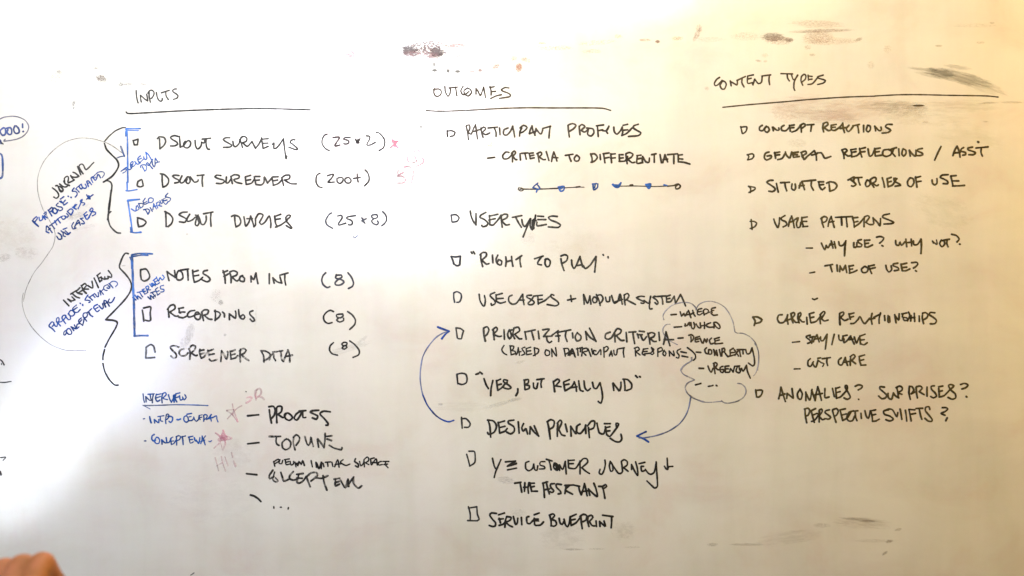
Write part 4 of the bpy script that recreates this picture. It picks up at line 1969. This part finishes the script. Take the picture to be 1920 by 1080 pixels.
780,160 775,220 790,280
778,165 810,155 840,180 825,215 790,235
915,158 865,155 855,180 900,210 935,245 915,280 865,282
@ 1400 570 6
P bullet_dash|n3|3.2|
515,430 595,422
P text_line|n3|3.6|STAY/LEAVE in small letters in the right list
715,350 675,360 670,375 710,405 715,430 685,442
710,375 760,365
745,365 735,400 730,440
790,345 765,385 750,425
790,345 800,380 815,425
760,395 820,385
830,370 835,410 860,410 905,340
905,340 895,420 885,505
985,340 970,400 958,455
1035,350 1040,400 1070,410 1080,380
1080,360 1095,400
1080,360 1130,350
1090,395 1095,435 1130,410 1170,360 | 4
1170,360 1185,400 1210,450
1150,400 1195,395
1210,370 1235,440 1260,380
1270,360 1280,450
1275,360 1330,340
1275,405 1320,400
1290,450 1320,458 1355,435
P bullet_dash|n3|3.2|
535,730 600,728
P text_line|n3|3.6|CUST CARE in small letters in the right list
715,615 690,640 690,690 720,700 750,650
740,660 760,700 780,708 800,640
800,610 830,605
800,630 840,660 870,670 855,700 | 3
850,615 940,602
905,605 900,650 910,690
1065,605 1035,630 1035,675 1070,685 1110,600
1110,600 1120,650 1135,690
1100,655 1150,645
1170,590 1165,650 1165,690
1165,590 1200,568 1220,590 1180,635
1180,635 1225,670
1265,590 1270,640 1285,685
1265,590 1325,572
1275,635 1315,625
1285,688 1340,685
@ 1400 680 6
P checkbox|n3|3.4|
105,310 110,360 112,385
100,315 150,305 178,315 165,360 140,388 110,385
P text_line|n3|3.8|ANOMALIES? SURPRISES? in the right list
385,275 375,340 360,405
385,275 410,360 435,435
370,370 430,350
455,345 450,400
455,345 500,380 525,400 515,340 510,290
600,295 570,350 580,400 610,410 625,350 600,300
665,330 665,425
665,335 710,420 735,300 | 3.4
730,310 770,425
800,270 780,350 770,425
800,270 820,340 840,420
770,360 850,345
880,290 880,390 925,385
965,290 985,380
1000,285 1010,400
1000,290 1045,275
1010,335 1050,325
1010,400 1060,380 1130,300 1130,260 1110,255 1110,280 1150,350 1165,390 1130,412 1095,395
1220,265 1260,248 1300,260 1290,285 1255,305
1258,410 1260,413 | 3.4
@ 1600 680 6
350,275 300,270 300,295 340,330 375,365 360,395 320,405 285,375
390,345 395,395 430,410 450,340
450,340 470,370 510,395
490,290 500,330 505,390
480,280 520,262 550,280 545,310 510,330
500,340 545,355
630,270 625,340 640,410
630,265 660,270 680,310 650,350
650,350 690,330
705,275 710,340 720,395
710,270 750,262 775,285 740,325
740,325 795,358
828,275 828,375
910,260 875,265 880,300 920,340 935,375 900,395 870,380
960,290 965,340 965,380
960,270 1005,262
960,325 1000,315
965,385 1020,370 1080,310 1130,260 1090,245 1070,260 1100,310 1145,350 1150,395 1110,410 1065,390
1205,245 1250,232 1290,250 1265,280 1220,295
1270,380 1275,384 | 4.2
@ 1400 680 6
P text_line|n3|3.7|PERSPECTIVE SHIFTS? in the right list
655,520 660,600 675,675
650,520 690,512 710,540 690,590 660,600
725,540 740,600 760,670
725,540 775,515
740,590 790,570
730,660 760,650 800,600 820,550
815,540 815,610 815,665
815,535 840,520 850,545 815,600
815,600 850,640 880,630
930,530 890,540 880,560 920,590 945,615 920,635 895,630
965,540 985,610 1005,670
965,530 1010,515 1030,545 1010,590 985,600
1050,530 1065,590 1080,650
1050,530 1110,518
1065,590 1120,575
1080,650 1130,620 1170,560
1200,540 1150,560 1125,620 1150,655 1190,650 1215,600
1190,545 1250,540
1220,560 1225,610 1240,650
1285,570 1290,625
1330,540 1345,600 1370,625 1390,540
1395,545 1410,600 1415,655
1400,540 1450,530
1410,590 1450,580
1415,658 1450,655 1490,635
@ 1600 680 6
395,530 340,545 350,580 410,600 450,635 410,655 365,640
345,540 400,520 440,530 470,580 490,610 500,560 | 3.4
525,520 535,570 545,635
585,535 595,600 600,655
625,525 640,600 650,655
630,525 690,530
640,580 700,570
705,515 780,512
740,520 755,590 770,635
860,525 850,495 815,500 810,540 850,590 885,635 880,660 840,655 805,625
1000,505 1040,505 1062,520 1030,550 985,570 1030,590
1055,620 1040,652 | 4
@ 0 0 1
P mark|b3|4|blue bracket end at the left edge
-14,286 2,289 5,300 4,332 -12,333
P mark|k|2.4|
3,682 3,683
P mark|k|2.6|
0,265 6,270
P mark|k|1.8|
789,238 790,238
P mark|g|1.4|
138,204 139,201
P mark|g|2|
358,1078 364,1074
P mark|k|1.4|
875,10 876,11
897,33 898,34
880,17 881,17
@ 0 0 1
P mark|k2|3.0|ends of a blurred word at the left edge below the ring
-6,672 3,676 8,684
-10,716 8,717 21,715 | 2.2
1,858 11,857 6,863 | 2
0,884 2,890 | 4
'''
parts = {}; order = []
ox = oy = 0; sc = 1; cur = None; wdef = 3
n_anon = 0
for line in DATA.split('\n'):
    line = line.strip()
    if not line: continue
    if line[0] == '@':
        ox, oy, sc = map(float, line[1:].split()); continue
    if line[0] == 'P':
        nm, key, wd, lab = line[2:].split('|')
        wdef = float(wd)
        if lab: pk = (nm, lab)
        else:
            n_anon += 1; pk = (nm, n_anon)
        if pk not in parts:
            parts[pk] = [key, [], []]; order.append(pk)
        cur = parts[pk]; continue
    a = line.split('|')
    wd = float(a[1]) if len(a) > 1 else wdef
    pts = [tuple(map(float, q.split(','))) for q in a[0].split()]
    pts = [(ox + x / sc, oy + y / sc) for x, y in pts]
    cur[1].append((pts, wd * 0.97))
def clusters(strokes, gap):
    pc = []
    for pts, wd in strokes:
        q = []
        for i in range(len(pts) - 1):
            n = max(1, int(math.hypot(pts[i + 1][0] - pts[i][0], pts[i + 1][1] - pts[i][1]) / 3))
            for j in range(n + 1):
                q.append((pts[i][0] + (pts[i + 1][0] - pts[i][0]) * j / n, pts[i][1] + (pts[i + 1][1] - pts[i][1]) * j / n))
        pc.append(q)
    lab = list(range(len(pc)))
    for i in range(len(pc)):
        for j in range(i):
            if lab[i] != lab[j] and any(abs(p[0] - q[0]) < gap and abs(p[1] - q[1]) < gap * 0.9 for p in pc[i] for q in pc[j]):
                o, w2 = lab[i], lab[j]
                lab = [w2 if v == o else v for v in lab]
    res = {}
    for k, s in zip(lab, strokes): res.setdefault(k, []).append(s)
    return list(res.values())
def ink_mesh(name, strokes, key, parent, lab=None):
    V, F = [], []
    for pts, wd in strokes: add_stroke(V, F, pts, wd)
    return mesh_obj(name, V, F, ink(key), parent, lab, smooth=True)
SPLIT = {'text_line': ('word', 9.5), 'note': ('word', 6.0), 'heading': ('word', 11), 'tally': ('figure', 4.5), 'faded_note': ('letter', 5),
         'bullet_dots': ('dot', 4), 'scale_marks': ('tick', 6), 'scale_line': ('line', 6), 'cloud': ('arc', 4), 'bracket': ('arm', 7), 'curved_arrow': ('arm', 9), 'loop_arrow': ('arc', 12)}
for pk in order:
    key, S, _ = parts[pk]
    if pk[0] == 'note' or (isinstance(pk[1], str) and 'small line' in pk[1]): S = [(p, w * 0.88) for p, w in S]
    lab = pk[1] if isinstance(pk[1], str) else None
    cl = clusters(S, SPLIT[pk[0]][1]) if pk[0] in SPLIT else [S]
    if len(cl) == 1:
        ink_mesh(pk[0], cl[0], key, board, lab)
    else:
        e = bpy.data.objects.new(pk[0], None); col.objects.link(e); e.parent = board
        if lab: e['label'] = lab
        for c in sorted(cl, key=lambda c: c[0][0][0][0]): ink_mesh(SPLIT[pk[0]][0], c, key, e)

# ---- smudges of half wiped ink: thin irregular films on the board, all part of it
_film = {}
def film(color, strength, scale, stretch, seed, lo, hi):
    m = bpy.data.materials.new('ink_residue')
    nt, N, L, P, out = nodes_of(m)
    P.inputs['Base Color'].default_value = (*color, 1)
    P.inputs['Roughness'].default_value = 0.5
    tc = N.new('ShaderNodeTexCoord')
    co = tc.outputs['Object']
    # radial fade in the film's own unit space (its local X and Z run -1..1)
    sep = N.new('ShaderNodeSeparateXYZ'); L.new(co, sep.inputs[0])
    r2 = math_node(nt, 'ADD', math_node(nt, 'MULTIPLY', sep.outputs[0], sep.outputs[0]), math_node(nt, 'MULTIPLY', sep.outputs[2], sep.outputs[2]))
    warp = noise(nt, mapping(nt, co, (1, 1, 1.6), (seed, 0, 0)), 2.6, 5, 0.68, 0.5)
    rr = math_node(nt, 'ADD', r2, math_node(nt, 'MULTIPLY', math_node(nt, 'SUBTRACT', warp.outputs['Fac'], 0.47), 3.2))
    fade = math_node(nt, 'SUBTRACT', 1.0, rr, True)
    fade = math_node(nt, 'MULTIPLY', fade, math_node(nt, 'SUBTRACT', 1.0, math_node(nt, 'POWER', r2, 3.0), True))
    v = noise(nt, mapping(nt, co, (scale * stretch, 1, scale), (0, seed * 3.7, 0)), 1.0, 6, 0.72)
    sp = ramp(nt, v.outputs['Fac'], [(lo, 0.0), (hi, 1.0)])
    al = math_node(nt, 'MULTIPLY', math_node(nt, 'MULTIPLY', fade, 1.7, True), sp)
    al = math_node(nt, 'MULTIPLY', al, strength)
    L.new(al, P.inputs['Alpha'])
    return m
def smudge(cx, cy, wpx, hpx, rot, color, strength, scale, stretch=1, lo=0.40, hi=0.58, k=[0]):
    g = sum(color) / 3; color = tuple(0.75 * c + 0.25 * g for c in color)
    strength = min(0.95, strength * (1.25 if cy < 330 and cx < 1300 else 0.58))
    k[0] += 1
    V = [(0, 0, 0)]; F = []
    n = 20
    for i in range(n):
        a = 2 * math.pi * i / n
        V.append((math.cos(a), 0, math.sin(a)))
    for i in range(n): F.append((0, 1 + i, 1 + (i + 1) % n))
    o = mesh_obj('smudge', V, F, film(color, strength, scale, stretch, k[0] * 1.37, lo, hi), board)
    o.location = (bx(cx), -0.000003 * (4 + k[0]), bz(cy))
    o.rotation_euler = (0, math.radians(rot), 0)
    o.scale = (wpx * MPP * 0.58, 1, hpx * MPP * 0.60)
    return o
SM = [
 # cx, cy, w, h, rot, colour, strength, scale, stretch, lo, hi
 (768, 95, 34, 22, 5, (.10,.075,.085), .75, 5, 1, .30, .42),
 (806, 92, 70, 34, 8, (.14,.09,.10), .75, 7, 1, .44, .54),
 (819, 98, 26, 18, 0, (.10,.07,.08), .75, 5, 1, .32, .46),
 (790, 103, 80, 16, 4, (.42,.17,.20), .45, 8, 1, .44, .58),
 (800, 80, 80, 40, 10, (.34,.17,.16), .6, 14, 1, .52, .62),
 (858, 85, 46, 8, 0, (.32,.14,.14), .75, 4, 2, .40, .55),
 (838, 86, 26, 7, 0, (.35,.22,.16), .5, 6, 1, .45, .6),
 (845, 108, 60, 26, -6, (.30,.20,.20), .45, 12, 1, .56, .66),
 (856, 105, 26, 6, 0, (.25,.16,.16), .7, 5, 1, .48, .6),
 (815, 132, 12, 6, 0, (.12,.12,.11), .85, 2, 1, .2, .4),
 (840, 133, 7, 8, 0, (.12,.12,.11), .85, 2, 1, .2, .4),
 (858, 134, 11, 6, 0, (.12,.12,.11), .85, 2, 1, .2, .4),
 (814, 121, 8, 7, 0, (.2,.2,.18), .7, 2, 1, .3, .5),
 (855, 121, 22, 5, -4, (.2,.2,.18), .6, 5, 1, .42, .6),
 (885, 134, 14, 4, 0, (.35,.2,.16), .5, 3, 1, .35, .5),
 (900, 132, 9, 7, 0, (.3,.16,.13), .6, 3, 1, .35, .5),
 (929, 125, 18, 9, -20, (.4,.2,.14), .55, 4, 1, .40, .55),
 (973, 126, 13, 17, 10, (.45,.17,.09), .7, 4, 1, .36, .55),
 (964, 110, 12, 10, 0, (.55,.38,.2), .45, 4, 1, .4, .6),
 (765, 114, 36, 14, 0, (.25,.22,.22), .45, 12, 1, .56, .66),
 (656, 103, 44, 16, 0, (.62,.18,.24), .70, 6, 1, .42, .56),
 (677, 101, 24, 12, 10, (.70,.22,.28), .6, 7, 1, .48, .58),
 (1016, 81, 16, 4, 0, (.6,.45,.2), .5, 3, 1, .4, .6),
 (1120, 80, 80, 10, -4, (.7,.6,.3), .4, 6, 2, .48, .62),
 (190, 147, 22, 13, 15, (.22,.17,.13), .75, 5, 1, .42, .54),
 (226, 158, 10, 9, -30, (.25,.25,.24), .6, 3, 1, .4, .55),
 (240, 158, 26, 6, -4, (.28,.27,.25), .6, 5, 2, .42, .58),
 (268, 158, 18, 5, 6, (.30,.29,.27), .55, 4, 2, .42, .58),
 (111, 135, 10, 7, 20, (.3,.28,.25), .5, 3, 1, .42, .58),
 (105, 146, 26, 24, 0, (.6,.55,.35), .35, 6, 1, .5, .62),
 (180, 128, 9, 4, 0, (.3,.28,.24), .5, 3, 1, .4, .55),
 (138, 194, 6, 12, 20, (.3,.3,.3), .5, 3, 1, .4, .55),
 (1040, 90, 70, 10, 0, (.55,.32,.2), .42, 7, 2, .48, .6),
 (900, 100, 70, 22, 6, (.50,.28,.22), .40, 12, 1, .54, .64),
 (985, 112, 20, 10, 20, (.5,.3,.18), .45, 5, 1, .42, .58),
 (1110, 96, 40, 8, 0, (.5,.34,.2), .38, 6, 1, .46, .6),
 (1330, 74, 60, 10, 0, (.55,.35,.22), .38, 7, 2, .46, .6),
 (1400, 68, 60, 16, 0, (.55,.33,.22), .40, 7, 2, .44, .6),
 (560, 96, 50, 8, 4, (.62,.30,.34), .36, 7, 2, .48, .6),
 # upper right
 (1450, 70, 46, 17, 3, (.16,.07,.045), .85, 6, 1, .36, .50),
 (1479, 75, 18, 8, 0, (.14,.06,.04), .85, 3, 1, .30, .48),
 (1462, 76, 56, 16, 0, (.45,.20,.13), .6, 8, 1, .44, .58),
 (1532, 45, 104, 15, 2, (.55,.25,.15), .48, 6, 2, .40, .60),
 (1540, 58, 120, 7, -2, (.30,.13,.07), .75, 7, 2, .42, .54),
 (1535, 70, 60, 24, 0, (.55,.28,.16), .55, 8, 1, .40, .56),
 (1560, 78, 110, 13, -2, (.55,.30,.18), .45, 8, 2, .42, .58),
 (1610, 74, 16, 6, -20, (.35,.18,.10), .6, 3, 1, .36, .52),
 (1526, 68, 44, 26, 0, (.28,.13,.08), .55, 12, 1, .56, .64),
 (1514, 89, 14, 9, 0, (.5,.28,.18), .45, 4, 1, .42, .56),
 (1523, 103, 12, 5, 0, (.45,.25,.15), .55, 3, 1, .38, .54),
 (1308, 63, 10, 30, 28, (.28,.15,.08), .65, 5, 1, .40, .55),
 (1310, 52, 12, 14, 0, (.5,.35,.2), .5, 5, 1, .42, .58),
 (1209, 75, 24, 5, 0, (.45,.32,.2), .55, 5, 2, .42, .58),
 (1233, 78, 9, 6, 0, (.25,.12,.07), .7, 3, 1, .36, .5),
 (1160, 68, 16, 8, 0, (.6,.45,.25), .4, 4, 1, .42, .58),
 (1270, 72, 24, 8, 0, (.6,.42,.22), .4, 5, 1, .42, .58),
 (1422, 114, 12, 4, 10, (.35,.2,.12), .6, 3, 1, .36, .52),
 (1434, 104, 14, 8, 0, (.6,.4,.22), .4, 4, 1, .42, .58),
 (1435, 115, 8, 4, 0, (.5,.3,.2), .5, 3, 1, .4, .55),
 (1325, 166, 8, 8, -30, (.4,.3,.2), .45, 3, 1, .4, .55),
 (1633, 122, 14, 14, 0, (.6,.38,.2), .35, 4, 1, .40, .6),
 (1664, 92, 16, 16, 0, (.65,.4,.2), .3, 4, 1, .40, .6),
 (1760, 86, 14, 4, 0, (.35,.22,.12), .6, 3, 1, .36, .52),
 (1860, 43, 10, 3, 0, (.4,.25,.15), .55, 3, 1, .36, .52),
 (1830, 48, 90, 8, 0, (.5,.32,.16), .35, 8, 2, .48, .6),
 (1838, 80, 16, 5, 0, (.45,.28,.15), .45, 3, 1, .42, .56),
 # grey wiped streak over the long rule
 (1762, 137, 60, 18, 8, (.10,.11,.09), .70, 2.0, .35, .25, .55),
 (1800, 145, 120, 24, 14, (.13,.14,.11), .62, 2.4, .3, .25, .60),
 (1835, 158, 110, 26, 20, (.20,.20,.15), .40, 2.4, .3, .28, .65),
 (1730, 130, 60, 6, 6, (.22,.20,.15), .5, 3, .4, .30, .60),
 (1795, 126, 52, 8, 8, (.18,.19,.15), .5, 2.4, .4, .30, .60),
 (1745, 141, 60, 9, 12, (.22,.22,.17), .4, 3, .4, .30, .60),
 # pink and grey cloud under the right heading
 (1520, 205, 170, 52, 4, (.60,.34,.26), .34, 3, .7, .34, .62),
 (1545, 217, 110, 24, 6, (.50,.28,.22), .36, 4, .5, .36, .60),
 (1472, 210, 50, 40, -10, (.60,.36,.26), .32, 4, .7, .36, .60),
 (1610, 205, 130, 50, -4, (.60,.34,.24), .34, 3, .7, .34, .62),
 (1672, 199, 130, 20, -1, (.32,.23,.15), .50, 5, .5, .34, .58),
 (1700, 207, 90, 26, 2, (.40,.30,.20), .34, 6, 1.5, .40, .60),
 (1790, 200, 160, 26, 0, (.40,.34,.2), .26, 5, .5, .38, .62),
 (1852, 193, 42, 4, -2, (.22,.16,.08), .6, 6, 1, .42, .56),
 (1897, 192, 46, 4, 0, (.22,.16,.08), .55, 8, 1, .42, .56),
 (1722, 198, 20, 3, 0, (.22,.16,.08), .55, 3, 1, .36, .52),
 (1700, 216, 90, 40, 0, (.50,.42,.26), .25, 3, .7, .36, .62),
 (1770, 225, 110, 26, 0, (.50,.44,.28), .22, 3, .7, .36, .62),
 (1848, 228, 10, 3, 0, (.3,.2,.1), .5, 3, 1, .36, .52),
 (1735, 229, 12, 3, 0, (.4,.25,.12), .4, 3, 1, .36, .52),
 (1494, 268, 40, 16, 0, (.55,.42,.32), .28, 4, 1, .40, .6),
 (1770, 395, 110, 70, 20, (.42,.46,.30), .22, 2.2, .7, .34, .64),
 (1820, 260, 130, 50, 8, (.46,.48,.30), .20, 2.2, .7, .34, .64),
 (1657, 246, 16, 12, 0, (.3,.3,.26), .4, 4, 1, .40, .58),
 # lower edge
 (1605, 973, 60, 6, 4, (.22,.16,.12), .60, 5, .6, .40, .56),
 (1628, 977, 36, 5, 0, (.20,.15,.11), .60, 4, .6, .36, .52),
 (1620, 981, 110, 22, 3, (.35,.26,.20), .32, 4, .6, .36, .60),
 (1540, 985, 34, 9, 0, (.35,.27,.2), .42, 4, 1, .42, .58),
 (1684, 993, 14, 5, -15, (.3,.2,.14), .55, 3, 1, .36, .52),
 (1667, 1015, 14, 6, -10, (.2,.15,.1), .65, 3, 1, .36, .5),
 (1640, 1014, 80, 6, 0, (.35,.25,.18), .40, 8, 1, .46, .6),
 (1659, 1037, 13, 5, -38, (.2,.16,.1), .6, 3, 1, .34, .5),
 (1075, 1030, 40, 4, 0, (.20,.17,.14), .65, 6, 1, .42, .56),
 (1118, 1029, 32, 4, 0, (.26,.2,.17), .50, 6, 1, .46, .58),
 (1186, 1026, 34, 4, 0, (.4,.32,.26), .35, 6, 1, .44, .58),
 (1336, 1021, 20, 7, 0, (.28,.22,.17), .50, 4, 1, .38, .56),
 (1400, 1021, 66, 5, 0, (.28,.21,.16), .50, 6, .6, .38, .56),
 (1480, 1008, 120, 26, -8, (.42,.30,.24), .22, 3, .6, .36, .6),
 (1055, 1005, 90, 50, 0, (.40,.35,.32), .18, 3, 1, .36, .6),
 (1170, 995, 46, 34, 0, (.38,.33,.26), .22, 3, 1, .36, .6),
 # left side
 (140, 405, 34, 12, -12, (.30,.22,.16), .45, 3, 1, .36, .58),
 (150, 400, 60, 40, -18, (.55,.50,.44), .22, 3, 1, .34, .62),
 (50, 474, 44, 26, 0, (.52,.40,.33), .34, 4, 1, .38, .60),
 (8, 483, 26, 15, -10, (.40,.32,.26), .45, 4, 1, .36, .58),
 (25, 440, 80, 60, 0, (.70,.58,.42), .24, 3, 1, .34, .62),
 (160, 426, 50, 8, -14, (.6,.5,.5), .25, 4, .6, .38, .60),
 (405, 555, 22, 26, 0, (.28,.27,.24), .55, 8, 1, .50, .62),
 (414, 567, 10, 10, -30, (.22,.21,.2), .65, 3, 1, .36, .5),
 (422, 628, 6, 5, 0, (.3,.3,.28), .55, 3, 1, .36, .5),
 (356, 624, 16, 42, 14, (.34,.33,.37), .42, 2.4, 1, .30, .60),
 (346, 643, 18, 26, 20, (.42,.40,.45), .36, 2.4, 1, .30, .60),
 (480, 592, 4, 40, 4, (.12,.12,.12), .7, 10, .3, .52, .6),
 (232, 498, 8, 3, 0, (.4,.4,.4), .5, 3, 1, .36, .5),
 (351, 439, 4, 4, 0, (.45,.45,.45), .5, 3, 1, .3, .5),
 (630, 240, 46, 54, 0, (.76,.38,.45), .28, 4, 1, .38, .62),
 (645, 275, 60, 36, 10, (.78,.38,.44), .26, 4, 1, .36, .60),
 (660, 310, 60, 50, 0, (.85,.52,.52), .18, 3, 1, .36, .62),
 (743, 229, 10, 14, 0, (.85,.6,.45), .35, 3, 1, .36, .6),
 (789, 238, 8, 5, 0, (.3,.32,.28), .6, 3, 1, .36, .5),
 (918, 271, 16, 12, 0, (.9,.45,.3), .35, 3, 1, .34, .6),
 (435, 852, 80, 60, 0, (.60,.42,.45), .20, 3, 1, .34, .62),
 (400, 935, 160, 90, 0, (.62,.52,.52), .12, 2, 1, .34, .62),
 (655, 652, 80, 14, -16, (.38,.38,.38), .30, 3, .6, .36, .60),
 (680, 636, 22, 7, -35, (.42,.42,.42), .35, 3, .6, .36, .60),
 (965, 749, 26, 6, -12, (.24,.24,.24), .50, 3, .5, .34, .56),
 (935, 758, 60, 8, -14, (.36,.36,.37), .34, 3, .5, .34, .58),
 (865, 762, 110, 20, 0, (.42,.42,.42), .16, 3, .5, .34, .62),
 (826, 758, 10, 5, 0, (.28,.28,.28), .50, 3, 1, .34, .5),
 (948, 900, 34, 13, 8, (.33,.33,.36), .42, 4, .6, .36, .58),
 (970, 962, 30, 16, 0, (.42,.42,.44), .25, 4, 1, .36, .58),
 (975, 679, 20, 6, -14, (.42,.40,.36), .35, 4, 1, .36, .58),
 (990, 445, 34, 26, 0, (.50,.46,.46), .26, 3, 1, .36, .60),
 (1080, 470, 100, 80, 0, (.72,.62,.44), .16, 2, 1, .34, .62),
]
for s in SM: smudge(*s)

# ================================================================ the hand raised in front of the board, knuckles in view at the lower left
def hand():
    import bmesh
    V, F = [], []
    def ball(c, r, n=14, m=10):
        b = len(V)
        for i in range(1, m):
            th = math.pi * i / m
            for j in range(n):
                ph = 2 * math.pi * j / n
                V.append((c[0] + r * math.sin(th) * math.cos(ph), c[1] + r * math.sin(th) * math.sin(ph), c[2] + r * math.cos(th)))
        V.append((c[0], c[1], c[2] + r)); V.append((c[0], c[1], c[2] - r))
        top, bot = len(V) - 2, len(V) - 1
        for i in range(m - 2):
            for j in range(n):
                a = b + i * n + j; d = b + i * n + (j + 1) % n
                F.append((a, a + n, d + n, d))
        for j in range(n):
            F.append((top, b + j, b + (j + 1) % n))
            F.append((bot, b + (m - 2) * n + (j + 1) % n, b + (m - 2) * n + j))
    def limb(pts):                              # (x, y, z, radius) joints, swept as overlapping balls
        for p, q in zip(pts, pts[1:]):
            d = math.dist(p[:3], q[:3]); k = max(2, int(d / 0.0035))
            for s in range(k + 1):
                u = s / k
                ball([p[a] * (1 - u) + q[a] * u for a in (0, 1, 2)], p[3] * (1 - u) + q[3] * u)
    X, Y, Z = -0.3585, -1.35, 1.1888            # bent joint of the index finger
    fingers = [ # offset x, y, z of the bent joint from the index one, size
        (0.000, 0.000, 0.0000, 1.00), (-0.0158, 0.002, -0.0028, 1.06), (-0.0322, 0.007, -0.0068, 1.0), (-0.0475, 0.014, -0.0150, 0.88)]
    wrist = (X - 0.030, Y + 0.030, Z - 0.150)
    for k, (dx, dy, dz, s) in enumerate(fingers):
        x, y, z = X + dx, Y + dy, Z + dz
        mcp = (x - 0.002, y + 0.034 * s, z - 0.040 * s)
        limb([(wrist[0] + dx * 0.45 + 0.012, wrist[1], wrist[2], 0.0150), (*mcp, 0.0125 * s)])
        limb([(*mcp, 0.0120 * s), (x - 0.001, y + 0.012, z - 0.014, 0.0100 * s), (x, y, z, 0.0104 * s),
              (x + 0.001, y - 0.018, z - 0.016 * s, 0.0092 * s), (x + 0.002, y - 0.017, z - 0.036 * s, 0.0080 * s), (x + 0.002, y - 0.010, z - 0.044 * s, 0.0068 * s)])
    limb([(wrist[0] + 0.018, wrist[1] - 0.004, wrist[2] + 0.006, 0.0170), (X + 0.012, Y + 0.006, Z - 0.096, 0.0150),
          (X + 0.020, Y - 0.016, Z - 0.068, 0.0110), (X + 0.008, Y - 0.034, Z - 0.048, 0.0095), (X + 0.000, Y - 0.036, Z - 0.040, 0.0080)])
    limb([(wrist[0] - 0.004, wrist[1], wrist[2], 0.0260), (wrist[0] - 0.03, wrist[1] - 0.03, wrist[2] - 0.10, 0.0310), (wrist[0] - 0.06, wrist[1] - 0.08, wrist[2] - 0.24, 0.0400)])
    me = bpy.data.meshes.new('hand'); me.from_pydata(V, [], F); me.update()
    tmp = bpy.data.objects.new('hand_build', me); col.objects.link(tmp)
    rm = tmp.modifiers.new('remesh', 'REMESH'); rm.mode = 'VOXEL'; rm.voxel_size = 0.0018
    sm = tmp.modifiers.new('smooth', 'SMOOTH'); sm.factor = 0.5; sm.iterations = 6
    bpy.context.view_layer.update()
    dg = bpy.context.evaluated_depsgraph_get()
    skin = bpy.data.meshes.new_from_object(tmp.evaluated_get(dg)); skin.name = 'person'
    bpy.data.objects.remove(tmp)
    skin.polygons.foreach_set('use_smooth', [True] * len(skin.polygons))
    o = bpy.data.objects.new('person', skin); col.objects.link(o)
    m = bpy.data.materials.new('skin')
    nt, N, L, P, out = nodes_of(m)
    co = N.new('ShaderNodeTexCoord').outputs['Object']
    v = noise(nt, co, 55, 4, 0.6)
    c = ramp(nt, v.outputs['Fac'], [(0.36, (0.36, 0.135, 0.035)), (0.5, (0.46, 0.17, 0.06)), (0.64, (0.55, 0.20, 0.09))])
    L.new(c, P.inputs['Base Color'])
    P.inputs['Roughness'].default_value = 0.55
    P.inputs['Subsurface Weight'].default_value = 0.15
    P.inputs['Subsurface Radius'].default_value = (0.006, 0.002, 0.001)
    P.inputs['Subsurface Scale'].default_value = 1.0
    v2 = noise(nt, mapping(nt, co, (1, 1, 2.2)), 420, 3, 0.6)
    b = N.new('ShaderNodeBump'); b.inputs['Strength'].default_value = 0.3; b.inputs['Distance'].default_value = 0.0006
    L.new(v2.outputs['Fac'], b.inputs['Height']); L.new(b.outputs[0], P.inputs['Normal'])
    m.node_tree.update_tag(); skin.materials.clear(); skin.materials.append(m)
    o['label'] = 'blurred hand with bent fingers, orange knuckles just in view at the lower left corner'
    o['category'] = 'person'
hand()
